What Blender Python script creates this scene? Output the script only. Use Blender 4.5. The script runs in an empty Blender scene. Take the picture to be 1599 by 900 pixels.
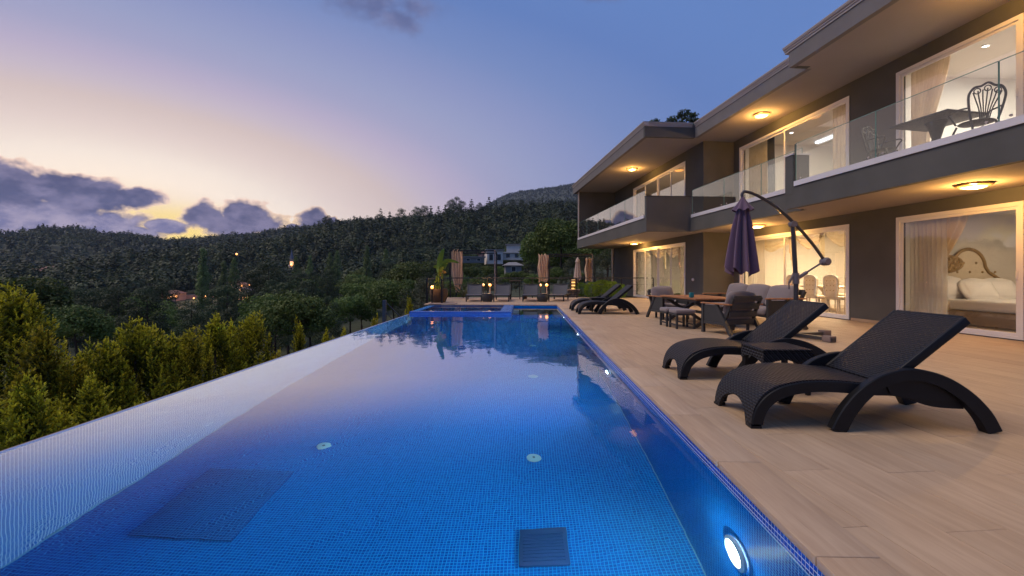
import bpy, math, random
import numpy as np
from mathutils import Vector, Matrix

random.seed(7); RNG = np.random.default_rng(7)
S = bpy.context.scene
COL = S.collection
PI = math.pi
R = math.radians

# ------------------------------------------------------------------ camera
EYE = 1.15
cam_d = bpy.data.cameras.new('camera'); cam = bpy.data.objects.new('camera', cam_d); COL.objects.link(cam)
cam.location = (0, 0, EYE); cam.rotation_euler = (PI/2, 0, 0)
cam_d.sensor_width = 36.0; cam_d.lens = 36.0*711/1599
cam_d.shift_y = -21.0/1599
cam_d.clip_start = 0.05; cam_d.clip_end = 9000
S.camera = cam
S.view_settings.view_transform = 'Standard'; S.view_settings.look = 'None'
S.view_settings.exposure = 0.3; S.view_settings.gamma = 1.0
S.render.engine = 'CYCLES'
S.cycles.use_denoising = True
S.cycles.max_bounces = 8; S.cycles.transparent_max_bounces = 16
S.cycles.diffuse_bounces = 4; S.cycles.glossy_bounces = 4; S.cycles.transmission_bounces = 6
S.cycles.sample_clamp_indirect = 4.0
S.cycles.blur_glossy = 0.3

def lin(c):
    c = c/255.0
    return c/12.92 if c <= 0.04045 else ((c+0.055)/1.055)**2.4
def srgb(r, g, b): return (lin(r), lin(g), lin(b), 1.0)

# ------------------------------------------------------------------ node helpers
class NT:
    def __init__(s, tree): s.t = tree; s.n = tree.nodes; s.l = tree.links
    def new(s, typ, **kw):
        n = s.n.new(typ)
        for k, v in kw.items(): setattr(n, k, v)
        return n
    def put(s, sock, v):
        if isinstance(v, bpy.types.NodeSocket): s.l.new(v, sock)
        elif v is not None: sock.default_value = v
    def math(s, op, a, b=None, c=None, clamp=False):
        n = s.new('ShaderNodeMath', operation=op); n.use_clamp = clamp
        s.put(n.inputs[0], a); s.put(n.inputs[1], b)
        if c is not None: s.put(n.inputs[2], c)
        return n.outputs[0]
    def ramp(s, fac, stops, interp='LINEAR'):
        n = s.new('ShaderNodeValToRGB'); cr = n.color_ramp; cr.interpolation = interp
        while len(cr.elements) < len(stops): cr.elements.new(0.5)
        for e, (p, c) in zip(cr.elements, stops):
            e.position = p; e.color = c if len(c) == 4 else (*c, 1)
        s.put(n.inputs[0], fac); return n.outputs[0]
    def mix(s, fac, a, b, typ='MIX'):
        n = s.new('ShaderNodeMix', data_type='RGBA', blend_type=typ)
        s.put(n.inputs[0], fac); s.put(n.inputs[6], a); s.put(n.inputs[7], b)
        return n.outputs[2]
    def smooth(s, v, lo, hi):
        n = s.new('ShaderNodeMapRange', interpolation_type='SMOOTHSTEP')
        s.put(n.inputs[0], v); n.inputs[1].default_value = lo; n.inputs[2].default_value = hi
        return n.outputs[0]
    def noise(s, vec, scale, detail=3, rough=0.55, dist=0.0):
        n = s.new('ShaderNodeTexNoise'); s.put(n.inputs['Vector'], vec)
        n.inputs['Scale'].default_value = scale; n.inputs['Detail'].default_value = detail
        n.inputs['Roughness'].default_value = rough; n.inputs['Distortion'].default_value = dist
        return n.outputs['Fac']
    def mapping(s, vec, scale=(1,1,1), loc=(0,0,0), rot=(0,0,0)):
        n = s.new('ShaderNodeMapping'); s.put(n.inputs[0], vec)
        n.inputs['Scale'].default_value = scale; n.inputs['Location'].default_value = loc; n.inputs['Rotation'].default_value = rot
        return n.outputs[0]
    def bump(s, h, strength=0.3, dist=0.01):
        n = s.new('ShaderNodeBump'); s.put(n.inputs['Height'], h)
        n.inputs['Strength'].default_value = strength; n.inputs['Distance'].default_value = dist
        return n.outputs[0]
    def coord(s, which='Object'):
        return s.new('ShaderNodeTexCoord').outputs[which]

# ------------------------------------------------------------------ world: dusk sky
W = bpy.data.worlds.new('World'); S.world = W; W.use_nodes = True
SKY_STRENGTH = 0.82
def build_world():
    t = NT(W.node_tree); t.n.clear()
    d = t.new('ShaderNodeTexCoord').outputs['Generated']
    sp = t.new('ShaderNodeSeparateXYZ'); t.put(sp.inputs[0], d)
    x, y, z = sp.outputs
    az = t.math('MULTIPLY', t.math('ARCTAN2', x, y), 180/PI)
    el = t.math('MULTIPLY', t.math('ARCSINE', z), 180/PI)
    ela = t.math('ABSOLUTE', el)
    da = t.math('ABSOLUTE', t.math('ADD', az, 42.0))
    da = t.math('MULTIPLY', da, t.math('COSINE', t.math('RADIANS', ela)))
    de = t.math('MULTIPLY', t.math('SUBTRACT', ela, 3.0), 2.3)
    dist = t.math('SQRT', t.math('ADD', t.math('MULTIPLY', da, da), t.math('MULTIPLY', de, de)))
    fac = t.math('DIVIDE', dist, 140.0)
    C = [(0, (255,214,135)), (8, (255,228,184)), (15, (255,236,215)), (19, (251,234,218)), (25, (238,217,208)), (30, (222,201,196)), (34, (206,191,204)),
         (38, (191,179,204)), (43, (169,168,201)), (48, (157,163,200)), (54, (143,153,197)), (62, (120,141,193)), (72, (99,129,190)), (80, (99,132,194)),
         (100, (97,131,194)), (140, (97,132,194))]
    sky = t.ramp(fac, [(p/140.0, srgb(*c)) for p, c in C])
    # clouds: lumps placed by azimuth and elevation, broken up by noise
    def ang(px, py):
        a = math.atan2(px-800, 711); e = math.atan2(429-py, math.hypot(711, px-800))
        return math.degrees(a), math.degrees(e)
    wob = t.new('ShaderNodeTexNoise'); t.put(wob.inputs['Vector'], t.mapping(d, (1, 1, 1.6)))
    wob.inputs['Scale'].default_value = 9; wob.inputs['Detail'].default_value = 3
    ws = t.new('ShaderNodeSeparateXYZ'); t.put(ws.inputs[0], wob.outputs['Color'])
    azw = t.math('ADD', az, t.math('MULTIPLY', t.math('SUBTRACT', ws.outputs[0], 0.5), 3.5))
    elw = t.math('ADD', el, t.math('MULTIPLY', t.math('SUBTRACT', ws.outputs[1], 0.5), 2.2))
    fine = t.noise(t.mapping(d, (1, 1, 1.35)), 20, 10, 0.58)
    def lump(px, py, rx, ry):
        a, e = ang(px, py); a2, _ = ang(px+rx, py); ra = abs(a2-a); _, e2 = ang(px, py-ry); re = abs(e2-e)
        u = t.math('DIVIDE', t.math('SUBTRACT', azw, a), ra); v = t.math('DIVIDE', t.math('SUBTRACT', elw, e), re)
        q = t.math('SQRT', t.math('ADD', t.math('MULTIPLY', u, u), t.math('MULTIPLY', v, v)))
        return t.math('SUBTRACT', 1.0, q)
    def field(lumps, amp=1.6):
        f = None
        for L in lumps:
            k = lump(*L); f = k if f is None else t.math('MAXIMUM', f, k)
        return t.math('ADD', f, t.math('MULTIPLY', t.math('SUBTRACT', fine, 0.5), amp))
    upper = field([(30, 292, 150, 40), (125, 298, 110, 32), (200, 303, 60, 20), (-130, 300, 150, 48)])
    lower = field([(40, 338, 170, 50), (140, 352, 110, 34), (196, 368, 66, 15), (-140, 345, 160, 50), (262, 357, 36, 12)])
    mid = field([(322, 333, 42, 30), (392, 340, 62, 34), (365, 352, 72, 26), (490, 342, 27, 23), (462, 354, 16, 10), (524, 348, 12, 8)])
    high = field([(585, 6, 110, 46), (622, 32, 62, 40), (655, 14, 64, 32), (940, -6, 50, 20)], 1.9)
    dens = t.math('MAXIMUM', t.math('MAXIMUM', upper, lower), mid)
    m_low = t.smooth(dens, -0.04, 0.07); core = t.smooth(dens, 0.0, 0.34)
    tex = t.smooth(t.noise(t.mapping(d, (1, 1, 1.8)), 22, 8, 0.62), 0.36, 0.66)
    dark = t.mix(tex, srgb(72, 72, 104), srgb(124, 116, 144))
    pale = t.mix(tex, srgb(112, 110, 150), srgb(178, 164, 182))
    lowmask = t.math('MULTIPLY', t.smooth(lower, 0.0, 0.5), t.math('SUBTRACT', 1.0, t.smooth(upper, -0.05, 0.4)))
    body = t.mix(t.math('MULTIPLY', lowmask, 0.75), dark, pale)
    rimc = t.mix(t.smooth(ela, 3.5, 8.0), srgb(255, 218, 138), srgb(248, 214, 190))
    cloud = t.mix(core, rimc, body)
    glow = t.math('MULTIPLY', t.smooth(t.math('ABSOLUTE', t.math('ADD', az, 36.5)), 7.0, 1.0), t.smooth(t.math('ABSOLUTE', t.math('SUBTRACT', el, 4.6)), 3.4, 0.4))
    sky = t.mix(t.math('MULTIPLY', glow, 0.95), sky, srgb(255, 222, 118))
    sky = t.mix(m_low, sky, cloud)
    m_hi = t.math('MULTIPLY', t.smooth(high, 0.05, 0.9), 0.75)
    sky = t.mix(m_hi, sky, t.mix(tex, srgb(94, 100, 142), srgb(120, 122, 160)))
    bg = t.new('ShaderNodeBackground'); t.put(bg.inputs[0], sky); t.put(bg.inputs[1], t.math('MULTIPLY', SKY_STRENGTH, t.math('ADD', 1.0, t.math('MULTIPLY', t.smooth(dist, 27.0, 12.0), 0.22))))
    out = t.new('ShaderNodeOutputWorld'); t.l.new(bg.outputs[0], out.inputs[0])
build_world()
fill_d = bpy.data.lights.new('sun', 'SUN'); fill_d.energy = 1.9; fill_d.angle = R(36); fill_d.color = (1.0, 0.80, 0.60)
sun = bpy.data.objects.new('sun', fill_d); COL.objects.link(sun)          # added soft warm fill from high at the left; the real sun has set
_az, _el = R(-92), R(56)
sun.rotation_euler = Vector((math.sin(_az)*math.cos(_el), math.cos(_az)*math.cos(_el), math.sin(_el))).to_track_quat('Z', 'Y').to_euler()

# ------------------------------------------------------------------ mesh helpers
class MB:
    def __init__(s): s.v = []; s.f = []
    def add(s, vs, fs, M=None):
        o = len(s.v)
        s.v += [tuple(M @ Vector(p)) for p in vs] if M is not None else [tuple(p) for p in vs]
        s.f += [tuple(i+o for i in f) for f in fs]; return s
    def box(s, x0, y0, z0, x1, y1, z1, M=None):
        x0, x1 = min(x0, x1), max(x0, x1); y0, y1 = min(y0, y1), max(y0, y1); z0, z1 = min(z0, z1), max(z0, z1)
        v = [(x0,y0,z0),(x1,y0,z0),(x1,y1,z0),(x0,y1,z0),(x0,y0,z1),(x1,y0,z1),(x1,y1,z1),(x0,y1,z1)]
        return s.add(v, [(0,3,2,1),(4,5,6,7),(0,1,5,4),(1,2,6,5),(2,3,7,6),(3,0,4,7)], M)
    def rbox(s, c, size, r, n=1, M=None, puff=0.0):
        """box with rounded edges; n = mid divisions, puff = swelling of the faces"""
        h = [q/2 for q in size]
        def axis(k):
            a = [-h[k], -h[k]+r*0.3, -h[k]+r] + [(-h[k]+r)+(2*h[k]-2*r)*(i+1)/(n+1) for i in range(n)] + [h[k]-r, h[k]-r*0.3, h[k]]
            return a
        A = [axis(k) for k in range(3)]; idx = {}; vs = []; fs = []
        def vid(p):
            key = tuple(round(q, 6) for q in p)
            if key not in idx:
                inner = [max(-h[k]+r, min(h[k]-r, p[k])) for k in range(3)]
                d = Vector([p[k]-inner[k] for k in range(3)]); L = d.length
                q = Vector(inner) + (d*(r/L) if L > 1e-9 else d)
                if puff:
                    for k in range(3):
                        o1, o2 = (k+1) % 3, (k+2) % 3
                        w = (1-(p[o1]/h[o1])**2)*(1-(p[o2]/h[o2])**2)
                        if abs(p[k]) > h[k]-1e-6: q[k] += math.copysign(puff*w, p[k])
                idx[key] = len(vs); vs.append((q.x+c[0], q.y+c[1], q.z+c[2]))
            return idx[key]
        for k in range(3):
            o1, o2 = (k+1) % 3, (k+2) % 3
            for sgn in (-1, 1):
                for i in range(len(A[o1])-1):
                    for j in range(len(A[o2])-1):
                        def P(a, b):
                            p = [0, 0, 0]; p[k] = sgn*h[k]; p[o1] = A[o1][a]; p[o2] = A[o2][b]; return p
                        q = [vid(P(i, j)), vid(P(i+1, j)), vid(P(i+1, j+1)), vid(P(i, j+1))]
                        fs.append(tuple(q if sgn > 0 else q[::-1]))
        return s.add(vs, fs, M)
    def sweep(s, pts, sec, up=(0,0,1), M=None, closed_sec=True, scales=None, cap=True):
        """sweep the 2-D section (side, up) along the points"""
        P = [Vector(p) for p in pts]; n = len(sec); vs = []; fs = []
        for i, p in enumerate(P):
            t = (P[min(i+1, len(P)-1)] - P[max(i-1, 0)]).normalized()
            side = t.cross(Vector(up))
            if side.length < 1e-5: side = t.cross(Vector((1, 0.3, 0)))
            side.normalize(); u = side.cross(t).normalized()
            k = scales[i] if scales else 1.0
            vs += [p + side*(a*k) + u*(b*k) for a, b in sec]
        for i in range(len(P)-1):
            for j in range(n):
                a, b = i*n+j, i*n+(j+1) % n
                fs.append((a, b, b+n, a+n))
        if cap:
            fs.append(tuple(range(n-1, -1, -1))); fs.append(tuple((len(P)-1)*n+j for j in range(n)))
        return s.add(vs, fs, M)
    def tube(s, pts, r, n=8, M=None, scales=None, up=(0,0,1)):
        sec = [(r*math.cos(-2*PI*i/n), r*math.sin(-2*PI*i/n)) for i in range(n)]
        return s.sweep(pts, sec, up=up, M=M, scales=scales)
    def bar(s, a, b, w, h, up=(0,0,1), M=None):
        return s.sweep([a, b], [(-w/2,-h/2),(-w/2,h/2),(w/2,h/2),(w/2,-h/2)], up=up, M=M)
    def lathe(s, prof, n=16, c=(0,0,0), M=None, cap=True, sx=1.0, sy=1.0):
        vs = []; fs = []
        for r, z in prof:
            vs += [(c[0]+sx*r*math.cos(2*PI*i/n), c[1]+sy*r*math.sin(2*PI*i/n), c[2]+z) for i in range(n)]
        for k in range(len(prof)-1):
            for i in range(n):
                j = (i+1) % n
                fs.append((k*n+i, k*n+j, (k+1)*n+j, (k+1)*n+i))
        if cap:
            fs.append(tuple(range(n-1, -1, -1))); fs.append(tuple((len(prof)-1)*n+i for i in range(n)))
        return s.add(vs, fs, M)
    def prism(s, poly, y0, y1, M=None):
        """polygon in x,z extruded from y0 to y1"""
        n = len(poly); vs = [(a, y0, b) for a, b in poly] + [(a, y1, b) for a, b in poly]
        fs = [tuple(range(n)), tuple(range(2*n-1, n-1, -1))]
        for i in range(n):
            j = (i+1) % n; fs.append((j, i, n+i, n+j))
        return s.add(vs, fs, M)
    def grid(s, fn, nu, nv, M=None):
        vs = [fn(i/nu, j/nv) for i in range(nu+1) for j in range(nv+1)]
        fs = [(i*(nv+1)+j, (i+1)*(nv+1)+j, (i+1)*(nv+1)+j+1, i*(nv+1)+j+1) for i in range(nu) for j in range(nv)]
        return s.add(vs, fs, M)
    def mesh(s, name, mat, smooth=None):
        m = bpy.data.meshes.new(name); m.from_pydata(s.v, [], s.f); m.update()
        fix_normals(m)
        if mat is not None: m.materials.append(mat)
        if smooth:
            m.polygons.foreach_set('use_smooth', [True]*len(m.polygons))
            m.set_sharp_from_angle(angle=R(smooth))
        return m
import bmesh
def fix_normals(m):
    b = bmesh.new(); b.from_mesh(m); bmesh.ops.recalc_face_normals(b, faces=b.faces); b.to_mesh(m); b.free()

def link(name, mesh, parent=None, loc=None):
    o = bpy.data.objects.new(name, mesh); COL.objects.link(o)
    if parent is not None: o.parent = parent
    if loc is not None: o.location = loc
    return o
def part(name, mb, mat, parent, smooth=None, label=None):
    o = link(name, mb.mesh(name, mat, smooth) if isinstance(mb, MB) else mb, parent)
    if label: o['label'] = label
    return o
def tag(o, label=None, cat=None, group=None, kind=None):
    if label: o['label'] = label
    if cat: o['category'] = cat
    if group: o['group'] = group
    if kind: o['kind'] = kind
    return o
def thing(name, label, cat, loc=(0,0,0), rz=0.0, group=None):
    o = bpy.data.objects.new(name, None); COL.objects.link(o)
    o.location = loc; o.rotation_euler = (0, 0, rz); o.empty_display_size = 0.2
    return tag(o, label, cat, group)
def dup(root, loc, rz=None, label=None, group=None, scale=None):
    def rec(o, par):
        c = o.copy(); COL.objects.link(c)
        if par is not None: c.parent = par
        for ch in o.children: rec(ch, c)
        return c
    r = rec(root, None); r.location = loc
    if rz is not None: r.rotation_euler = (0, 0, rz)
    if scale is not None: r.scale = scale if hasattr(scale, '__len__') else (scale,)*3
    if label: r['label'] = label
    if group: r['group'] = group
    return r
def np_mesh(name, V, F, mat, smooth=False):
    m = bpy.data.meshes.new(name); V = np.asarray(V, dtype=np.float32); F = np.asarray(F, dtype=np.int32)
    k = F.shape[1]
    m.vertices.add(len(V)); m.vertices.foreach_set('co', V.ravel())
    m.loops.add(F.size); m.loops.foreach_set('vertex_index', F.ravel())
    m.polygons.add(len(F)); m.polygons.foreach_set('loop_start', np.arange(0, F.size, k, dtype=np.int32))
    m.polygons.foreach_set('loop_total', np.full(len(F), k, dtype=np.int32))
    if smooth: m.polygons.foreach_set('use_smooth', np.ones(len(F), dtype=bool))
    m.update(calc_edges=True)
    if mat is not None: m.materials.append(mat)
    return m

# ------------------------------------------------------------------ materials
def mat_new(name):
    m = bpy.data.materials.new(name); m.use_nodes = True; t = NT(m.node_tree)
    b = t.n['Principled BSDF']; return m, t, b
def pmat(name, col, rough=0.6, metal=0.0, var=0.15, vscale=6.0, bump=0.0, bscale=60.0, bdist=0.004, spec=0.5, coat=0.0, rand=0.0, sheen=0.0):
    m, t, b = mat_new(name)
    co = t.coord('Object')
    n = t.noise(co, vscale, 4)
    c0 = tuple(max(0, q*(1-var)) for q in col[:3])+(1,); c1 = tuple(min(1, q*(1+var)) for q in col[:3])+(1,)
    c = t.mix(n, c0, c1)
    if rand:
        oi = t.new('ShaderNodeObjectInfo').outputs['Random']
        hs = t.new('ShaderNodeHueSaturation'); t.put(hs.inputs['Color'], c)
        t.put(hs.inputs['Value'], t.math('ADD', 1-rand, t.math('MULTIPLY', oi, 2*rand))); c = hs.outputs[0]
    t.put(b.inputs['Base Color'], c)
    t.put(b.inputs['Roughness'], t.math('ADD', rough-0.06, t.math('MULTIPLY', n, 0.12)))
    b.inputs['Metallic'].default_value = metal
    b.inputs['Specular IOR Level'].default_value = spec
    if coat: b.inputs['Coat Weight'].default_value = coat
    if sheen: b.inputs['Sheen Weight'].default_value = sheen
    if bump: t.put(b.inputs['Normal'], t.bump(t.noise(co, bscale, 5, 0.6), bump, bdist))
    return m
def emat(name, col, strength):
    m, t, b = mat_new(name)
    b.inputs['Base Color'].default_value = (0.8, 0.8, 0.8, 1)
    b.inputs['Emission Color'].default_value = (*col, 1); b.inputs['Emission Strength'].default_value = strength
    return m

def thin_glass(name, tint=(0.93, 0.97, 0.95), refl=1.0):
    m, t, b = mat_new(name); t.n.remove(b)
    tr = t.new('ShaderNodeBsdfTransparent'); tr.inputs[0].default_value = (*tint, 1)
    gl = t.new('ShaderNodeBsdfGlossy'); gl.inputs['Roughness'].default_value = 0.0
    gl.inputs[0].default_value = (0.95, 0.95, 0.95, 1)
    geo = t.new('ShaderNodeNewGeometry')
    fr = t.new('ShaderNodeFresnel')           # same reflection from both faces of the sheet
    t.put(fr.inputs[0], t.math('ADD', 1.5, t.math('MULTIPLY', geo.outputs['Backfacing'], 1/1.5-1.5)))
    ff = t.math('MULTIPLY', t.math('MULTIPLY', fr.outputs[0], 1.5*refl), 1.0, clamp=True)
    mx = t.new('ShaderNodeMixShader'); t.put(mx.inputs[0], ff)
    t.l.new(tr.outputs[0], mx.inputs[1]); t.l.new(gl.outputs[0], mx.inputs[2])
    t.l.new(mx.outputs[0], t.n['Material Output'].inputs[0])
    return m

def water_mat():
    m, t, b = mat_new('pool_water'); t.n.remove(b)
    co = t.coord('Object')
    n1 = t.noise(t.mapping(co, (1, 0.6, 1)), 2.2, 3, 0.5, 0.6)
    n2 = t.noise(t.mapping(co, (1, 0.5, 1)), 0.5, 2, 0.5)
    n3 = t.noise(co, 7.0, 2, 0.5)
    h = t.math('ADD', t.math('MULTIPLY', n1, 0.5), t.math('ADD', n2, t.math('MULTIPLY', n3, 0.06)))
    g = t.new('ShaderNodeBsdfGlass'); g.inputs['IOR'].default_value = 1.333; g.inputs['Roughness'].default_value = 0.0
    g.inputs['Color'].default_value = (0.78, 0.95, 1.0, 1)
    t.put(g.inputs['Normal'], t.bump(h, 0.12, 0.05))
    gl = t.new('ShaderNodeBsdfGlossy'); gl.inputs['Roughness'].default_value = 0.0; t.l.new(g.inputs['Normal'].links[0].from_socket, gl.inputs['Normal'])
    geo = t.new('ShaderNodeNewGeometry'); fr = t.new('ShaderNodeFresnel'); fr.inputs[0].default_value = 1.333
    # calm evening water: clear when looked into, mirror-like at low angles
    f = t.ramp(fr.outputs[0], [(0.0, (0, 0, 0)), (0.05, (.006,)*3), (0.10, (.026,)*3), (0.15, (.10,)*3), (0.18, (.24,)*3), (0.215, (.46,)*3), (0.27, (.66,)*3), (0.40, (.70,)*3), (0.70, (.78,)*3), (1.0, (1, 1, 1))])
    rf = t.new('ShaderNodeBsdfRefraction'); rf.inputs['IOR'].default_value = 1.333; rf.inputs['Roughness'].default_value = 0.0; rf.inputs['Color'].default_value = (0.80, 0.96, 1.0, 1)
    t.l.new(g.inputs['Normal'].links[0].from_socket, rf.inputs['Normal'])
    up = t.new('ShaderNodeMixShader'); t.put(up.inputs[0], f); t.l.new(rf.outputs[0], up.inputs[1]); t.l.new(gl.outputs[0], up.inputs[2])
    mx = t.new('ShaderNodeMixShader'); t.put(mx.inputs[0], geo.outputs['Backfacing'])
    t.l.new(up.outputs[0], mx.inputs[1]); t.l.new(g.outputs[0], mx.inputs[2])
    t.l.new(mx.outputs[0], t.n['Material Output'].inputs[0])
    return m

def tile_mat(name, axes, tile=0.026, base=((0.001, 0.040, 0.25), (0.002, 0.100, 0.43)), grout=(0.006, 0.26, 0.62), gw=0.12, spec=0.06):
    """glass mosaic: a grid of small blue tiles, each its own shade, with paler grout"""
    m, t, b = mat_new(name)
    co = t.coord('Object'); sp = t.new('ShaderNodeSeparateXYZ'); t.put(sp.inputs[0], co)
    ns = t.new('ShaderNodeSeparateXYZ'); t.put(ns.inputs[0], t.coord('Normal'))
    isx = t.math('GREATER_THAN', t.math('ABSOLUTE', ns.outputs[0]), 0.7); isz = t.math('GREATER_THAN', t.math('ABSOLUTE', ns.outputs[2]), 0.7)
    def pick(a, b, f): return t.math('ADD', a, t.math('MULTIPLY', f, t.math('SUBTRACT', b, a)))
    u = t.math('DIVIDE', pick(sp.outputs[0], sp.outputs[1], isx), tile); v = t.math('DIVIDE', pick(sp.outputs[2], sp.outputs[1], isz), tile)
    fu = t.math('FRACT', t.math('ADD', u, 1000)); fv = t.math('FRACT', t.math('ADD', v, 1000))
    iu = t.math('FLOOR', u); iv = t.math('FLOOR', v)
    cb = t.new('ShaderNodeCombineXYZ'); t.put(cb.inputs[0], iu); t.put(cb.inputs[1], iv)
    wn = t.new('ShaderNodeTexWhiteNoise', noise_dimensions='2D'); t.put(wn.inputs['Vector'], cb.outputs[0])
    big = t.noise(co, 1.3, 2)
    f = t.math('ADD', t.math('MULTIPLY', wn.outputs[0], 0.7), t.math('MULTIPLY', big, 0.3))
    c = t.mix(f, (*base[0], 1), (*base[1], 1))
    du = t.math('ABSOLUTE', t.math('SUBTRACT', fu, 0.5)); dv = t.math('ABSOLUTE', t.math('SUBTRACT', fv, 0.5))
    e = t.math('MAXIMUM', du, dv)
    g = t.smooth(e, 0.5-gw, 0.5-gw*0.45)
    c = t.mix(g, c, (*grout, 1))
    t.put(b.inputs['Base Color'], c)
    t.put(b.inputs['Roughness'], t.math('ADD', 0.15, t.math('MULTIPLY', g, 0.5)))
    b.inputs['Specular IOR Level'].default_value = spec       # under water the glaze hardly shines
    t.put(b.inputs['Normal'], t.bump(t.math('SUBTRACT', 1.0, g), 0.25, 0.002))
    return m

def plank_mat(name, c0, c1, grain_axis=1, rand=0.05, rough=0.5):
    m, t, b = mat_new(name)
    co = t.coord('Object')
    oi = t.new('ShaderNodeObjectInfo').outputs['Random']
    cb = t.new('ShaderNodeCombineXYZ'); t.put(cb.inputs[2], t.math('MULTIPLY', oi, 40.0))
    va = t.new('ShaderNodeVectorMath', operation='ADD'); t.put(va.inputs[0], co); t.put(va.inputs[1], cb.outputs[0])
    sc = [14, 14, 14]; sc[grain_axis] = 1.1
    n1 = t.noise(t.mapping(va.outputs[0], tuple(sc)), 1.6, 6, 0.62, 0.4)
    n2 = t.noise(va.outputs[0], 1.1, 3)
    sc2 = [60, 60, 60]; sc2[grain_axis] = 3
    n3 = t.noise(t.mapping(va.outputs[0], tuple(sc2)), 1.0, 3, 0.6)
    f = t.smooth(t.math('ADD', t.math('MULTIPLY', n1, 0.75), t.math('MULTIPLY', n2, 0.25)), 0.28, 0.72)
    c = t.mix(f, (*c0, 1), (*c1, 1))
    dk = t.smooth(n3, 0.66, 0.74)
    c = t.mix(t.math('MULTIPLY', dk, 0.28), c, (c0[0]*0.45, c0[1]*0.42, c0[2]*0.4, 1))
    st = t.smooth(t.noise(t.new('ShaderNodeNewGeometry').outputs['Position'], 0.5, 4, 0.6), 0.35, 0.75)
    c = t.mix(t.math('MULTIPLY', st, 0.22), c, (c0[0]*0.72, c0[1]*0.72, c0[2]*0.75, 1))
    hs = t.new('ShaderNodeHueSaturation'); t.put(hs.inputs['Color'], c)
    t.put(hs.inputs['Value'], t.math('ADD', 1-rand, t.math('MULTIPLY', oi, 2*rand)))
    t.put(b.inputs['Base Color'], hs.outputs[0])
    t.put(b.inputs['Roughness'], t.math('ADD', rough, t.math('MULTIPLY', n1, 0.2)))
    t.put(b.inputs['Normal'], t.bump(t.math('ADD', n1, t.math('MULTIPLY', n3, 0.4)), 0.25, 0.002))
    return m

def wicker_mat(name, col=(0.0085, 0.0085, 0.0105)):
    m, t, b = mat_new(name)
    co = t.coord('Object')
    sp = t.new('ShaderNodeSeparateXYZ'); t.put(sp.inputs[0], co)
    # flat strands in rows, every second row shifted by half a stitch
    rows = t.math('DIVIDE', t.math('ADD', sp.outputs[0], t.math('MULTIPLY', sp.outputs[2], 0.9)), 0.026)
    rf = t.math('FRACT', t.math('ADD', rows, 100)); ri = t.math('FLOOR', t.math('ADD', rows, 100))
    st = t.math('ADD', t.math('DIVIDE', sp.outputs[1], 0.052), t.math('MULTIPLY', t.math('MODULO', ri, 2.0), 0.5))
    sf = t.math('FRACT', t.math('ADD', st, 100))
    hr = t.math('SINE', t.math('MULTIPLY', rf, PI)); hs_ = t.math('POWER', t.math('SINE', t.math('MULTIPLY', sf, PI)), 0.35)
    h = t.math('MULTIPLY', t.math('POWER', hr, 0.6), hs_)
    wn = t.noise(co, 40, 2)
    k = t.math('MULTIPLY', t.smooth(h, 0.15, 0.95), t.math('ADD', 0.7, t.math('MULTIPLY', wn, 0.6)))
    c = t.mix(k, (col[0]*0.10, col[1]*0.10, col[2]*0.10, 1), (col[0]*2.3, col[1]*2.3, col[2]*2.35, 1))
    t.put(b.inputs['Base Color'], c)
    b.inputs['Roughness'].default_value = 0.45; b.inputs['Specular IOR Level'].default_value = 0.3
    t.put(b.inputs['Normal'], t.bump(h, 1.0, 0.008))
    return m

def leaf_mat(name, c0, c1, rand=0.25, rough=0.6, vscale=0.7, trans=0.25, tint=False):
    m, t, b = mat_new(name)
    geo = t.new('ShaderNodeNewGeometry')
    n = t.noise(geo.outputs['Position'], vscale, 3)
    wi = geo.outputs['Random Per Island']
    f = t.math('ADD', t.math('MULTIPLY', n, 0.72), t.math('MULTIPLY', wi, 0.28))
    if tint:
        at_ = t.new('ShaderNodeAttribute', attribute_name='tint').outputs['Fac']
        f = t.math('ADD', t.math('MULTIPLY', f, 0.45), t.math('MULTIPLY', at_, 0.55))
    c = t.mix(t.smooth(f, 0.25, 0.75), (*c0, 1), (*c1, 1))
    oi = t.new('ShaderNodeObjectInfo').outputs['Random']
    hs = t.new('ShaderNodeHueSaturation'); t.put(hs.inputs['Color'], c)
    t.put(hs.inputs['Hue'], t.math('ADD', 0.485, t.math('MULTIPLY', oi, 0.03)))
    t.put(hs.inputs['Value'], t.math('ADD', 1-rand, t.math('MULTIPLY', oi, 2*rand)))
    t.put(b.inputs['Base Color'], hs.outputs[0])
    b.inputs['Roughness'].default_value = rough; b.inputs['Specular IOR Level'].default_value = 0.25
    tl = t.new('ShaderNodeBsdfTranslucent'); t.put(tl.inputs[0], hs.outputs[0])
    mx = t.new('ShaderNodeMixShader'); mx.inputs[0].default_value = trans
    t.l.new(b.outputs[0], mx.inputs[1]); t.l.new(tl.outputs[0], mx.inputs[2])
    t.l.new(mx.outputs[0], t.n['Material Output'].inputs[0])
    return m

M = {}
M['stucco'] = pmat('dark_stucco', (0.098, 0.097, 0.093), 0.9, var=0.28, vscale=1.1, bump=0.5, bscale=140, bdist=0.004, spec=0.2)
M['soffit'] = pmat('soffit_plaster', (0.30, 0.265, 0.245), 0.9, var=0.08, vscale=1.2, bump=0.15, bscale=90, spec=0.2)
M['fascia'] = pmat('fascia_render', (0.17, 0.158, 0.16), 0.85, var=0.18, vscale=2.2, bump=0.3, bscale=80, spec=0.2)
M['white'] = pmat('white_aluminium', (0.72, 0.70, 0.70), 0.35, var=0.04, vscale=4)
M['strip'] = pmat('white_marble_sill', (0.62, 0.60, 0.63), 0.4, var=0.08, vscale=3)
M['gutter'] = pmat('roof_gutter', (0.40, 0.345, 0.32), 0.4, var=0.12, vscale=2.0)
M['rooftop'] = pmat('roof_sheet', (0.12, 0.10, 0.10), 0.7, var=0.2, vscale=1)
M['glass'] = thin_glass('window_glass', (0.95, 0.95, 0.94), 1.75)
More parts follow.
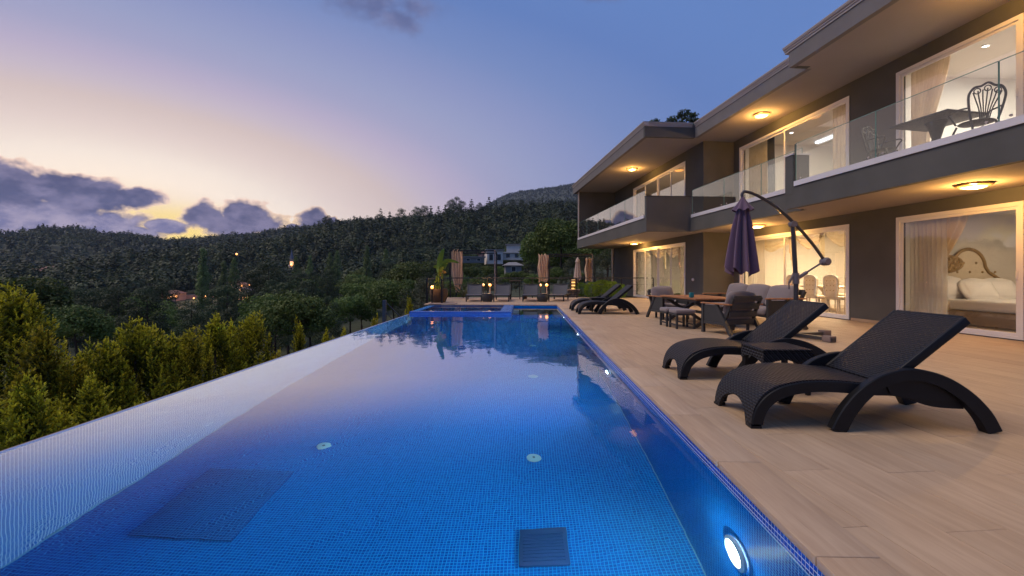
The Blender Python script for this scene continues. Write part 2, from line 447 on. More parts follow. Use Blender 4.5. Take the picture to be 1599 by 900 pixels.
M['bglass'] = thin_glass('balustrade_glass', (0.90, 0.945, 0.93), 1.5)
M['glassedge'] = pmat('glass_edge', (0.16, 0.30, 0.27), 0.2, var=0.05)
M['water'] = water_mat()
M['tile_floor'] = tile_mat('mosaic_floor', (0, 1))
M['tile_hatch'] = tile_mat('mosaic_hatch', (0, 1), base=((0.006, 0.028, 0.17), (0.010, 0.068, 0.29)), grout=(0.02, 0.18, 0.44))
M['tile_left_lit'] = tile_mat('mosaic_overflow_wall_lit', (1, 2), base=((0.010, 0.06, 0.30), (0.02, 0.12, 0.44)), grout=(0.34, 0.46, 0.64), gw=0.16)  # paler copy of the pool mosaic: lamp light and sky reflection put into colour
M['tile_spa'] = tile_mat('mosaic_spa_wall', (1, 2), spec=0.75, base=((0.008, 0.045, 0.28), (0.02, 0.10, 0.46)), grout=(0.12, 0.26, 0.62))
M['tile_wx'] = tile_mat('mosaic_side_wall', (1, 2))
M['tile_wy'] = tile_mat('mosaic_end_wall', (0, 2))
M['tile_one'] = pmat('mosaic_piece', (0.010, 0.055, 0.36), 0.15, var=0.25, vscale=25, rand=0.25)
M['grout'] = pmat('pale_grout', (0.46, 0.52, 0.66), 0.7, var=0.06)
M['plank'] = plank_mat('stone_plank', (0.35, 0.238, 0.148), (0.48, 0.345, 0.225))
M['coping'] = plank_mat('coping_stone', (0.37, 0.25, 0.158), (0.495, 0.36, 0.24), rand=0.06)
M['bed'] = pmat('deck_bed', (0.20, 0.135, 0.095), 0.9)
M['wicker'] = wicker_mat('black_wicker')
M['blackp'] = pmat('black_resin', (0.008, 0.008, 0.0095), 0.42, var=0.3, vscale=12, bump=0.2, bscale=160, spec=0.28)
M['sling'] = pmat('grey_sling', (0.062, 0.064, 0.078), 0.7, var=0.1, bump=0.2, bscale=300)
M['slingframe'] = pmat('dark_frame', (0.028, 0.026, 0.028), 0.5)
M['rail'] = pmat('railing_metal', (0.045, 0.045, 0.05), 0.4, metal=0.2)
M['blackm'] = pmat('black_metal', (0.014, 0.014, 0.016), 0.4, metal=0.3)
M['teak'] = plank_mat('teak_wood', (0.22, 0.085, 0.032), (0.40, 0.175, 0.07), grain_axis=0, rand=0.05)
M['charcoal'] = pmat('charcoal_frame', (0.034, 0.034, 0.036), 0.45, var=0.15)
M['rope'] = pmat('charcoal_weave', (0.030, 0.031, 0.033), 0.6, var=0.35, vscale=60, bump=0.8, bscale=120, bdist=0.008)
M['cushion'] = pmat('grey_cushion', (0.175, 0.140, 0.140), 0.9, var=0.10, vscale=5, bump=0.25, bscale=350, bdist=0.002, sheen=0.3)
M['purple'] = pmat('purple_canvas', (0.105, 0.060, 0.108), 0.85, var=0.18, vscale=5, bump=0.2, bscale=300, bdist=0.002, sheen=0.2)
M['pole'] = pmat('anthracite_pole', (0.075, 0.073, 0.080), 0.35, metal=0.5)
M['joint'] = pmat('grey_joint', (0.15, 0.14, 0.16), 0.5)
M['tan'] = pmat('tan_canvas', (0.74, 0.52, 0.35), 0.9, var=0.15, vscale=6)
M['beige'] = pmat('beige_canvas', (0.50, 0.39, 0.34), 0.9, var=0.12, vscale=6)
M['concrete'] = pmat('brown_concrete', (0.20, 0.145, 0.125), 0.9, var=0.15, vscale=3, bump=0.3, bscale=60)
M['pot'] = pmat('brown_basket', (0.085, 0.050, 0.030), 0.8, var=0.3, vscale=30, bump=0.6, bscale=90)
M['inwall'] = pmat('room_plaster', (0.74, 0.70, 0.66), 0.9, var=0.03, vscale=2)
M['infloor'] = pmat('room_floor', (0.46, 0.38, 0.30), 0.4, var=0.1, vscale=3)
M['cream'] = pmat('cream_upholstery', (0.72, 0.62, 0.49), 0.6, var=0.1, vscale=7, sheen=0.2)
M['linen'] = pmat('white_linen', (0.78, 0.76, 0.76), 0.85, var=0.05, vscale=6, bump=0.3, bscale=25, bdist=0.01)
M['gold'] = pmat('gilt_wood', (0.42, 0.29, 0.15), 0.4, var=0.25, vscale=14, metal=0.3)
M['furn'] = pmat('cream_furniture', (0.62, 0.54, 0.44), 0.5, var=0.08, vscale=4)
M['brownw'] = pmat('bed_side_board', (0.30, 0.24, 0.18), 0.5, var=0.12, vscale=4)
M['darkcurt'] = pmat('dark_curtain', (0.05, 0.06, 0.07), 0.9)
M['curt'] = leaf_mat('beige_curtain', (0.60, 0.49, 0.34), (0.72, 0.61, 0.46), 0.0, 0.9, 4.0, 0.5)
M['teal'] = pmat('teal_glaze', (0.01, 0.17, 0.20), 0.3)
M['mirror'] = pmat('mirror_glass', (0.8, 0.8, 0.8), 0.06, metal=1.0, var=0.0)
M['iron'] = pmat('cast_iron', (0.022, 0.024, 0.026), 0.5, metal=0.3, var=0.2, vscale=20)
M['drain'] = pmat('drain_grate', (0.004, 0.018, 0.10), 0.5)
M['jointline'] = pmat('joint_line', (0.10, 0.26, 0.40), 0.6)
M['inlet'] = pmat('inlet_plastic', (0.26, 0.42, 0.46), 0.4)
M['steel'] = pmat('blue_grey_steel', (0.08, 0.10, 0.14), 0.4, metal=0.5)
M['stone'] = pmat('field_stone', (0.16, 0.125, 0.10), 0.9, var=0.3, vscale=3, bump=0.6, bscale=25, bdist=0.02)
M['bark'] = pmat('bark', (0.060, 0.042, 0.032), 0.95, var=0.3, vscale=8, bump=0.8, bscale=18, bdist=0.03)
M['housew'] = pmat('far_white_render', (0.64, 0.58, 0.53), 0.85, var=0.1, vscale=0.5)
M['houseg'] = pmat('far_grey_render', (0.22, 0.21, 0.21), 0.85, var=0.15, vscale=0.5)
M['housep'] = pmat('far_pink_render', (0.34, 0.23, 0.22), 0.85, var=0.15, vscale=0.5)
M['rooft'] = pmat('far_tile_roof', (0.22, 0.10, 0.075), 0.85, var=0.25, vscale=1.5)
M['darkwin'] = pmat('far_window', (0.03, 0.035, 0.045), 0.15)
M['lamp_warm'] = emat('lamp_shade_glow', (1.0, 0.38, 0.04), 2.5)
M['lamp_rim'] = pmat('lamp_rim', (0.30, 0.20, 0.10), 0.35, metal=0.8)
M['bulb'] = emat('garden_bulb', (1.0, 0.36, 0.045), 2.4)
M['spotw'] = emat('downlight_lens', (1.0, 0.92, 0.80), 14.0)
M['cove'] = emat('led_strip', (0.85, 0.88, 1.0), 2.2)
M['poollamp'] = emat('pool_lens', (0.86, 1.0, 0.96), 14.0)
M['bulb_dim'] = emat('dim_garden_bulb', (1.0, 0.34, 0.05), 1.2)
M['town'] = emat('street_bulb', (1.0, 0.34, 0.06), 2.6)
M['townwin'] = emat('lit_far_window', (1.0, 0.40, 0.10), 1.2)
M['leaf_thuja'] = leaf_mat('thuja_leaf', (0.045, 0.060, 0.006), (0.60, 0.53, 0.030), 0.15, vscale=2.5, tint=True)  # golden tips are real; the dark base colour paints shade inside the crown
M['leaf_pine'] = leaf_mat('pine_needle', (0.022, 0.036, 0.017), (0.066, 0.088, 0.036), 0.3, vscale=0.35)
M['leaf_broad'] = leaf_mat('broad_leaf', (0.050, 0.085, 0.018), (0.140, 0.185, 0.040), 0.3, vscale=0.4)
M['leaf_poplar'] = leaf_mat('poplar_leaf', (0.080, 0.135, 0.040), (0.170, 0.225, 0.075), 0.2, vscale=0.4)
M['leaf_olive'] = leaf_mat('olive_leaf', (0.050, 0.062, 0.034), (0.11, 0.12, 0.07), 0.2, vscale=1.0)
M['leaf_banana'] = leaf_mat('banana_leaf', (0.075, 0.135, 0.018), (0.17, 0.24, 0.035), 0.1, vscale=2.0, trans=0.3)
M['leaf_banana_dry'] = leaf_mat('yellow_banana_leaf', (0.26, 0.17, 0.03), (0.38, 0.26, 0.06), 0.1, vscale=2.0, trans=0.3)
M['leaf_box'] = leaf_mat('clipped_leaf', (0.10, 0.19, 0.018), (0.24, 0.37, 0.04), 0.15, vscale=3)
M['leaf_far'] = leaf_mat('far_wood_leaf', (0.013, 0.025, 0.013), (0.066, 0.088, 0.038), 0.0, vscale=0.05, tint=True)
def ground_mat():
    m, t, b = mat_new('scrub_ground')
    p = t.new('ShaderNodeNewGeometry').outputs['Position']
    n = t.noise(p, 0.03, 6, 0.65); n2 = t.noise(p, 0.6, 4)
    c = t.mix(t.smooth(n, 0.35, 0.7), (0.030, 0.040, 0.018, 1), (0.060, 0.066, 0.034, 1))
    c = t.mix(t.math('MULTIPLY', t.smooth(t.noise(p, 0.012, 7, 0.7), 0.66, 0.74), 0.5), c, (0.19, 0.18, 0.165, 1))
    c = t.mix(t.math('MULTIPLY', n2, 0.5), c, (0.028, 0.034, 0.016, 1))
    t.put(b.inputs['Base Color'], c); b.inputs['Roughness'].default_value = 1.0
    t.put(b.inputs['Normal'], t.bump(n2, 0.8, 0.5))
    return m
M['ground'] = ground_mat()
# ------------------------------------------------------------------ terrain
F = 711.0
XS = np.array([-900, 0, 200, 400, 520, 600, 650, 720, 800, 1000, 1600, 2600], float)
ROWS = [
 (6,   [900, 900, 900, 900, 900, 900, 900, 560, 560, 560, 560, 560]),
 (24,  [600, 600, 600, 600, 600, 590, 560, 472, 464, 464, 464, 464]),
 (60,  [560, 560, 562, 552, 532, 522, 508, 484, 458, 444, 440, 440]),
 (110, [520, 515, 508, 494, 476, 462, 452, 446, 440, 425, 405, 400]),
 (200, [480, 474, 466, 458, 446, 434, 426, 420, 414, 402, 380, 380]),
 (350, [455, 448, 428, 406, 376, 364, 360, 352, 344, 330, 310, 310]),
 (500, [445, 442, 432, 416, 390, 376, 368, 360, 352, 336, 318, 318]),
 (1000,[384, 366, 364, 362, 358, 355, 352, 346, 338, 322, 308, 308]),
 (1350,[392, 380, 378, 376, 372, 368, 362, 350, 330, 310, 305, 305]),
 (2100,[400, 390, 388, 386, 384, 380, 372, 350, 309, 288, 300, 310]),
 (2450,[420, 412, 412, 412, 410, 405, 400, 380, 350, 330, 330, 330]),
]
FARX = np.array([-900, -300, 0, 60, 130, 190, 250, 310, 380, 430, 520, 650, 800, 2600], float)
FARY = np.array([386, 380, 378, 369, 365, 375, 386, 386, 375, 367, 362, 353, 340, 320], float)
MTX = np.array([-900, 600, 700, 760, 785, 830, 870, 900, 1000, 1200, 2600], float)
MTY = np.array([400, 390, 360, 326, 312, 302, 296, 292, 286, 296, 310], float)
RS = np.array([r for r, _ in ROWS], float)
def ground_z(X, Y):
    X = np.asarray(X, float); Y = np.asarray(Y, float)
    r = np.hypot(X, Y)+1e-6; az = np.clip(np.arctan2(X, Y), -1.17, 1.17)
    px = 800+F*np.tan(az); hyp = np.hypot(F, px-800)
    zs = []
    for rr, ys in ROWS:
        y = np.interp(px, XS, ys)
        if rr == 1000: y = np.interp(px, FARX, FARY)
        if rr == 2100: y = np.interp(px, MTX, MTY)
        zs.append(EYE + rr*(F/F)*(429-y)/hyp)
    zs = np.array(zs)                      # stations x points
    lr = np.log(np.clip(r, RS[0], RS[-1])); L = np.log(RS)
    i = np.clip(np.searchsorted(L, lr)-1, 0, len(RS)-2)
    f = (lr-L[i])/(L[i+1]-L[i]); f = f*f*(3-2*f)*0.6+f*0.4
    k = np.arange(len(lr)) if lr.ndim else 0
    z0 = np.take_along_axis(zs.reshape(len(RS), -1), i.reshape(1, -1), 0)[0]
    z1 = np.take_along_axis(zs.reshape(len(RS), -1), (i+1).reshape(1, -1), 0)[0]
    z = z0*(1-f.ravel())+z1*f.ravel()
    z = z.reshape(r.shape)
    amp = np.clip((r-60)/600, 0, 1)*9
    z = z + amp*(np.sin(X*0.021+1.3)*np.sin(Y*0.017+0.4)*0.5 + np.sin(X*0.05+Y*0.043)*0.25 + np.sin(X*0.11-Y*0.09)*0.12)
    # platform of the terrace
    inside = (X > -4.2) & (X < 30) & (Y < 23.4)
    z = np.where(inside, -3.4, z)
    lawn = (X > -2.6) & (X < 40) & (Y >= 23.4) & (Y < 34)
    z = np.where(lawn, np.maximum(z, -0.06), z)
    hedge = (X <= -4.2) & (r < 30)
    z = np.where(hedge, np.minimum(z, -2.6-0.12*np.clip(-4.2-X, 0, 30)), z)
    return z
def gz(x, y): return float(ground_z(np.array([x]), np.array([y]))[0])

def build_ground():
    azs = np.linspace(-PI, PI, 361); rs = np.concatenate([[0.0], np.geomspace(3, 60, 46), np.geomspace(63, 2450, 140)])
    A, RR = np.meshgrid(azs, rs)
    X = RR*np.sin(A); Y = RR*np.cos(A); Z = ground_z(X.ravel(), Y.ravel()).reshape(X.shape)
    V = np.stack([X.ravel(), Y.ravel(), Z.ravel()], 1)
    nr, na = X.shape
    i, j = np.meshgrid(np.arange(nr-1), np.arange(na-1), indexing='ij')
    a = (i*na+j).ravel(); Fc = np.stack([a, a+1, a+na+1, a+na], 1)[:, ::-1]
    o = link('hillside', np_mesh('hillside', V, Fc, M['ground'], True)); tag(o, kind='structure')
build_ground()

# ------------------------------------------------------------------ pool (own axes: x across, y along)
PM = 22/711.0
PROT = -math.atan(PM)
VR, VL, U0, U1 = 1.175, -3.60, -2.0, 17.25
WZ = -0.085
SP0 = 14.05; SPX = -0.46                       # spa front and right side
pool = bpy.data.objects.new('swimming_pool', None); COL.objects.link(pool); pool.rotation_euler = (0, 0, PROT); tag(pool, kind='structure')
def pw(v, u, z=0.0):
    return Vector((v*math.cos(PROT)-u*math.sin(PROT), v*math.sin(PROT)+u*math.cos(PROT), z))
ZR, ZL = -1.52, -2.0
mb = MB(); mb.add([(VL, U0, ZL), (VR, U0, ZR), (VR, U1, ZR), (VL, U1, ZL)], [(0,1,2,3)]); part('pool_floor', mb, M['tile_floor'], pool)
mb = MB(); mb.add([(VR, U0, ZR), (VR, U0, -0.028), (VR, U1, -0.028), (VR, U1, ZR)], [(0,1,2,3)]); part('pool_wall', mb, M['tile_wx'], pool)
mb = MB(); mb.add([(VR, U1, ZR), (VR, U1, -0.028), (SPX, U1, -0.028), (SPX, U1, ZR)], [(0,1,2,3)]); part('pool_wall', mb, M['tile_wy'], pool)
mb = MB(); mb.add([(VL, U0, ZL), (VL, U0, -0.028), (VR, U0, -0.028), (VR, U0, ZR)], [(0,1,2,3)]); part('pool_wall', mb, M['tile_wy'], pool)
EDGE = WZ-0.012
mb = MB(); mb.box(VL-0.10, U0, -3.3, VL, SP0, EDGE); part('overflow_wall', mb, M['tile_left_lit'], pool)
mb = MB(); mb.box(VL-0.17, U0, -3.3, VL-0.103, U1, WZ-0.03); part('overflow_rim', mb, M['concrete'], pool)
# water sheets
mb = MB(); mb.add([(VL-0.02, U0, WZ), (VR-0.002, U0, WZ), (VR-0.002, SP0, WZ), (VL-0.02, SP0, WZ)], [(0,1,2,3)])
mb.add([(SPX+0.002, SP0, WZ), (VR-0.002, SP0, WZ), (VR-0.002, U1-0.002, WZ), (SPX+0.002, U1-0.002, WZ)], [(0,1,2,3)])
o = part('pool_water', mb, M['water'], None); o.rotation_euler = (0, 0, PROT); tag(o, kind='structure')
# pale joint where the walls meet the floor
mb = MB(); mb.box(VR-0.008, U0, ZR+0.001, VR-0.002, U1, ZR+0.010); part('floor_joint', mb, M['jointline'], pool)
mb = MB(); mb.box(VL+0.001, U0, ZL+0.001, VL+0.010, SP0, ZL+0.012); part('floor_joint', mb, M['jointline'], pool)
# faintly cloudy water body: carries the beams of the lamps
wm = bpy.data.materials.new('water_body'); wm.use_nodes = True; wt_ = NT(wm.node_tree); wt_.n.clear()
pv = wt_.new('ShaderNodeVolumePrincipled'); pv.inputs['Color'].default_value = (0.30, 0.80, 1.0, 1); pv.inputs['Density'].default_value = 0.019; pv.inputs['Anisotropy'].default_value = 0.3
wt_.l.new(pv.outputs[0], wt_.new('ShaderNodeOutputMaterial').inputs['Volume'])
mb = MB(); mb.box(VL+0.02, U0+0.02, -2.2, VR-0.0025, SP0-0.01, WZ-0.004); o = part('water_body', mb, wm, pool); o['kind'] = 'stuff'
# spa
SW = 0.36
mb = MB(); mb.box(VL-0.02, SP0+0.003, ZL-.05, SPX, SP0+0.26, 0.0); part('spa_front_wall', mb, M['tile_spa'], pool)
mb = MB(); mb.box(SPX-SW, SP0+0.263, ZL-.05, SPX-0.003, U1-0.003, 0.0); part('spa_side_wall', mb, M['tile_spa'], pool)
mb = MB(); mb.add([(VL, SP0+0.2, -0.4), (SPX, SP0+0.2, -0.4), (SPX, U1, -0.4), (VL, U1, -0.4)], [(0,1,2,3)]); part('spa_floor', mb, M['tile_floor'], pool)
mb = MB(); mb.add([(VL, U1, -0.8), (VL, U1, -0.028), (SPX-SW, U1, -0.028), (SPX-SW, U1, -0.8)], [(0,1,2,3)]); part('spa_back_wall', mb, M['tile_wy'], pool)
mb = MB(); mb.box(VL-0.1, SP0+0.265, -3.3, VL+0.12, U1, -0.03); part('spa_left_wall', mb, M['tile_wx'], pool)
mb = MB(); mb.add([(VL+0.122, SP0+0.262, -0.045), (SPX-SW-0.002, SP0+0.262, -0.045), (SPX-SW-0.002, U1-0.003, -0.045), (VL+0.122, U1-0.003, -0.045)], [(0,1,2,3)])
o = part('spa_water', mb, M['water'], None); o.rotation_euler = (0, 0, PROT); tag(o, kind='structure')
# three rows of mosaic pieces above the waterline, nearest stretch, on a pale grout bed
mb = MB(); mb.box(VR-0.003, U0, WZ-0.03, VR+0.01, U1, -0.0285); part('waterline_grout', mb, M['grout'], pool)
T = 0.0265
mb = MB(); mb.box(-0.002, 0.0026, 0.0026, 0.0015, T-0.0026, T-0.0026-0.003); tmesh = mb.mesh('tile', M['tile_one'])
u = 1.55
for i in range(100):
    for k in range(3):
        link('tile', tmesh, pool, (VR-0.0025, u+i*T, -0.0285-(k+1)*(T-0.002)))
def tile_run(u0, u1, name='mosaic_band'):
    mb = MB(); u = u0
    while u < u1:
        for k in range(3): mb.box(VR-0.0045, u+0.0026, -0.0285-(k+1)*(T-0.002)+0.0026, VR-0.0015, u+T-0.0026, -0.0285-(k+1)*(T-0.002)+T-0.0056)
        u += T
    o = part(name, mb, M['tile_one'], pool); o['kind'] = 'stuff'
tile_run(1.55+100*T, U1-0.03)
# fittings on the floor
def floor_z(v): return ZR+(ZL-ZR)*(VR-v)/(VR-VL)
def refr(px, py):
    """point of the pool floor seen at photo pixel px,py"""
    d = Vector((px-800, F, 429-py)); t = (EYE-WZ)/-d.z; p = Vector((0, 0, EYE))+d*t
    h = Vector((d.x, d.y, 0)); tan1 = h.length/-d.z; s = math.sin(math.atan(tan1))/1.333; tan2 = s/math.sqrt(1-s*s); h.normalize()
    z = 1.4
    for _ in range(6):
        q = p+h*(z*tan2); v = q.x*math.cos(PROT)+q.y*math.sin(PROT); z = WZ-floor_z(v)
    return v, -q.x*math.sin(PROT)+q.y*math.cos(PROT)
slope = math.atan((ZR-ZL)/(VR-VL))
for k, (px, py, lab) in enumerate([(506, 697, 'pale round inlet cap on the pool floor, left of the other near one'), (834, 716, 'pale round inlet cap on the pool floor beyond the dark square drain'),
                     (833, 588, 'pale round inlet cap on the pool floor under the middle of the pool'), (832, 540, 'pale small round inlet cap on the pool floor, farther out in the reflection')]):
    v, u = refr(px, py)
    t = thing('floor_inlet', lab, 'pool inlet', pw(v, u, floor_z(v)+0.004), PROT, 'inlet caps on the pool floor')
    mb = MB(); mb.lathe([(0.075, 0), (0.075, 0.008), (0.055, 0.016), (0.02, 0.018)], 20); part('cap', mb, M['inlet'], t, 40)
    mb = MB(); mb.lathe([(0.014, 0.018), (0.014, 0.022)], 10); part('screw', mb, M['steel'], t)
for (px, py, w, d, lab) in [(850, 856, 0.36, 0.36, 'dark square drain grate on the near pool floor')]:
    v, u = refr(px, py)
    t = thing('floor_drain', lab, 'drain', pw(v, u, floor_z(v)+0.005), PROT); t.rotation_euler = (0, -slope, PROT)
    mb = MB(); mb.rbox((0, 0, 0.012), (w, d, 0.024), 0.010); part('drain_frame', mb, M['drain'], t, 40)
    for i in range(9): 
        mb = MB(); mb.box(-w/2+0.03, -d/2+0.035+i*(d-0.07)/9, 0.0245, w/2-0.03, -d/2+0.035+i*(d-0.07)/9+0.018, 0.031); part('slat', mb, M['drain'], t)
v, u = refr(345, 782)
t = thing('floor_hatch', 'large dark rectangular hatch cover on the pool floor at left', 'hatch cover', pw(v, u, floor_z(v)+0.004), PROT); t.rotation_euler = (0, -slope, PROT)
mb = MB(); mb.rbox((0, 0, 0.008), (0.82, 0.95, 0.016), 0.006); part('cover', mb, M['tile_hatch'], t, 40)
# underwater lamps in the right wall
for k, u in enumerate([2.57, 6.5, 10.2, 13.9]):
    lab = ['bright round underwater lamp in the near right pool wall', 'underwater lamp in the right pool wall beside the near loungers', 'underwater lamp in the right pool wall, third from the camera', 'underwater lamp in the right pool wall nearest the far end'][k]
    t = thing('pool_lamp', lab, 'pool lamp', pw(VR-0.004, u, -0.74), PROT, 'lamps in the pool wall')
    mx = Matrix.Rotation(-PI/2, 4, 'Y')
    mb = MB(); mb.lathe([(0.122, 0.0), (0.122, 0.016), (0.098, 0.024), (0.092, 0.012)], 28, M=mx, cap=False); part('rim', mb, M['white'], t, 40)
    mb = MB(); mb.lathe([(0.095, 0.010), (0.085, 0.022), (0.05, 0.031), (0.004, 0.034)], 28, M=mx); part('lens', mb, M['poollamp'], t, 60)
    ld = bpy.data.lights.new('pool_lamp_light', 'SPOT'); ld.energy = (165, 330, 600, 750)[k]; ld.color = (0.50, 0.92, 1.0); ld.spot_size = R(150); ld.spot_blend = 0.9; ld.shadow_soft_size = 0.09
    lo = bpy.data.objects.new('pool_lamp_light', ld); COL.objects.link(lo); lo.parent = t; lo.location = (-0.07, 0, 0); lo.rotation_euler = (0, R(74), 0)
    ld = bpy.data.lights.new('pool_lamp_glow', 'POINT'); ld.energy = 22; ld.color = (0.85, 1.0, 0.93); ld.shadow_soft_size = 0.0
    lo = bpy.data.objects.new('pool_lamp_glow', ld); COL.objects.link(lo); lo.parent = t; lo.location = (-0.055, 0, 0)

# ------------------------------------------------------------------ villa axes
HS = 60/711.0
HROT = math.atan(HS); HC, HSN = math.cos(HROT), math.sin(HROT)
def hw(b, a, z=0.0): return Vector((b*HC-a*HSN, b*HSN+a*HC, z))

# ------------------------------------------------------------------ terrace
terr = bpy.data.objects.new('terrace', None); COL.objects.link(terr); tag(terr, kind='structure')
mb = MB()                                   # bed under the planks, split round the pool
Vx = [pw(VR+0.02, U0-2), pw(VR+0.02, U1+0.02), pw(-3.2, U1+0.02), (-3.45, 22.9, 0), (12, 23.2, 0), (12, -3, 0)]
poly = [(p[0], p[1]) for p in Vx]; n = len(poly)
mb.add([(x, y, -0.035) for x, y in poly]+[(x, y, -3.4) for x, y in poly], [tuple(range(n-1, -1, -1)), tuple(range(n, 2*n))]+[(i, (i+1) % n, (i+1) % n+n, i+n) for i in range(n)])
part('deck_bed', mb, M['bed'], terr)
mb = MB(); mb.box(-3.72, U1+0.003, -1.2, -2.7, U1+0.6, 0.03); mb.v = [tuple(pw(*p)) for p in mb.v]; part('end_block', mb, M['concrete'], terr)
# coping stones along the pool
def add_coping(v0, v1, u0, u1, nm='coping_stone'):
    mb = MB(); mb.rbox(((v0+v1)/2, (u0+u1)/2, -0.006), (v1-v0-0.004, u1-u0-0.004, 0.044), 0.006, n=0)
    mb.v = [tuple(pw(*p)) for p in mb.v]
    # grain follows the stone, origin at its middle
    c = pw((v0+v1)/2, (u0+u1)/2); mb.v = [(x-c.x, y-c.y, z) for x, y, z in mb.v]
    o = part(nm, mb, M['coping'], terr, 40); o.location = (c.x, c.y, 0)
CW = 0.25
u = U0+0.15
while u < U1-0.01:
    add_coping(VR-0.012, VR+CW, u, min(u+0.93, U1+0.0)); u += 0.93
v = VR+CW
while v > -3.0:
    add_coping(max(v-0.93, -3.35), v, U1-0.012, U1+0.25); v -= 0.93
# planks, laid along the house; cut at the coping edge and the far pool end
PWID, PLEN = 0.30, 1.25
def clip_poly(pts, nx, ny, d):
    out = []
    for i in range(len(pts)):
        p, q = pts[i], pts[(i+1) % len(pts)]
        sp, sq = p[0]*nx+p[1]*ny-d, q[0]*nx+q[1]*ny-d
        if sp >= 0: out.append(p)
        if (sp >= 0) != (sq >= 0):
            t = sp/(sp-sq); out.append((p[0]+(q[0]-p[0])*t, p[1]+(q[1]-p[1])*t))
    return out
cand = []
nrm = pw(1, 0)-pw(0, 0)
dside = nrm.x*pw(VR+CW+0.004, 0).x + nrm.y*pw(VR+CW+0.004, 0).y
nf = pw(0, 1)-pw(0, 0); dfar = nf.dot(pw(0, U1+0.254))
for i in range(-18, 42):
    for j in range(-4, 21):
        b0 = i*PWID; a0 = j*PLEN+(i*0.47 % 1)*PLEN-1
        g = 0.0013
        q = [hw(b0+g, a0+g), hw(b0+PWID-g, a0+g), hw(b0+PWID-g, a0+PLEN-g), hw(b0+g, a0+PLEN-g)]
        pts = [(p.x, p.y) for p in q]
        if min(p[1] for p in pts) > 23.1 or max(p[1] for p in pts) < -1.2: continue
        rt = clip_poly(pts, nrm.x, nrm.y, dside)                       # right of the pool
        pieces = []
        # beyond the pool end, left of that line
        lf = clip_poly(pts, -nrm.x, -nrm.y, -dside)
        lf = clip_poly(lf, nf.x, nf.y, dfar) if len(lf) > 2 else []
        full = len(rt) == 4 and len(lf) < 3
        if len(rt) > 2: pieces.append(rt)
        if len(lf) > 2: pieces.append(lf)
        for pc in pieces:
            pc = clip_poly(pc, -1, 0, -9.55); pc = clip_poly(pc, 0, -1, -22.95) if len(pc) > 2 else []
            pc = clip_poly(pc, 1, 0, -3.42) if len(pc) > 2 else []
            if len(pc) < 3: continue
            cx = sum(p[0] for p in pc)/len(pc); cy = sum(p[1] for p in pc)/len(pc)
            vis = 0 if cy < 1.3 or abs(cx/max(cy, .1)) > 1.25 else 1
            cand.append((vis, cy, pc))
cand.sort(key=lambda c: (-c[0], c[1]))
rest = MB(); nplank = 0
def plank_geo(pc, cx, cy):
    a, b_ = math.cos(HROT), math.sin(HROT)
    loc = [((x-cx)*a+(y-cy)*b_, -(x-cx)*b_+(y-cy)*a) for x, y in pc]
    # small chamfer: inner top ring
    n = len(loc); top = [(x*0.996, y*0.9985, 0.0) for x, y in loc]
    vs = top+[(x, y, -0.0018) for x, y in loc]+[(x, y, -0.03) for x, y in loc]
    fs = [tuple(range(n))]
    for k in (0, n):
        fs += [(k+i, k+n+i, k+n+(i+1) % n, k+(i+1) % n) for i in range(n)]
    return vs, fs
for vis, cy0, pc in cand:
    cx = sum(p[0] for p in pc)/len(pc); cy = sum(p[1] for p in pc)/len(pc)
    vs, fs = plank_geo(pc, cx, cy)
    dz = random.uniform(-0.0012, 0.0)
    if vis and nplank < 298:
        mb = MB(); mb.add(vs, fs); o = part('plank', mb, M['plank'], terr); o.location = (cx, cy, dz); o.rotation_euler = (0, 0, HROT); nplank += 1
    else:
        rest.add(vs, fs, Matrix.Translation((cx, cy, dz)) @ Matrix.Rotation(HROT, 4, 'Z'))
o = part('far_planks', rest, M['plank'], terr); o['kind'] = 'stuff'
# ------------------------------------------------------------------ villa (own axes: x into the house, y along it)
villa = thing('villa', 'two storey dark grey villa with white framed glass doors, glass balconies and overhanging flat roof', 'house', (0, 0, 0), HROT)
B1, B2 = 9.42, 8.27                    # wall planes
AR = 15.8                              # the step between them
AE = 26.4; AS = 2.0                    # far and near ends
ZLS, ZUS = 2.68, 5.97                  # soffits
OPEN1 = [(7.05, 9.42), (10.70, 15.45)]
OPEN2 = [(17.2, 23.03)]
TH = 0.22
def wall_along(b, a0, a1, z0, z1, opens, zo0, zo1, nm='wall'):
    mb = MB(); a = a0
    for (p, q) in opens:
        mb.box(b, a, z0, b+TH, p, z1)
        if zo0 > z0+0.005: mb.box(b, p, z0, b+TH, q, zo0)
        mb.box(b, p, zo1, b+TH, q, z1)
        a = q
    mb.box(b, a, z0, b+TH, a1, z1)
    part(nm, mb, M['stucco'], villa)
wall_along(B1, AS, AR-0.002, 0.002, ZLS-0.002, OPEN1, 0.02, 2.42)
wall_along(B1, AS, AR-0.002, 3.15, ZUS-0.002, OPEN1, 3.2, 5.65)
wall_along(B2, AR+0.0, AE, 0.002, ZLS-0.002, OPEN2, 0.02, 2.42)
wall_along(B2, AR+0.0, AE, 3.15, ZUS-0.002, OPEN2, 3.2, 5.60)
for z0, z1 in ((0.002, ZLS-0.002), (3.15, ZUS-0.002)):
    mb = MB(); mb.box(B2+TH+0.001, AR-0.001, z0, 15.0, AR+0.2, z1); part('wall', mb, M['stucco'], villa)       # step wall
    mb = MB(); mb.box(B2+TH+0.001, AE-0.2, z0, 15.0, AE+0.001, z1); part('wall', mb, M['stucco'], villa)
mb = MB(); mb.box(6.10, AE-0.22, 2.98, B2-0.001, AE-0.01, ZUS-0.002); part('wall', mb, M['stucco'], villa, label='side fin wall closing the far end of the balcony')
# base boards
mb = MB(); mb.box(B1-0.015, 9.48, 0.004, B1-0.001, 10.64, 0.07); mb.box(B1-0.015, AS, 0.004, B1-0.001, 7.0, 0.07); part('skirting', mb, M['coping'], villa)
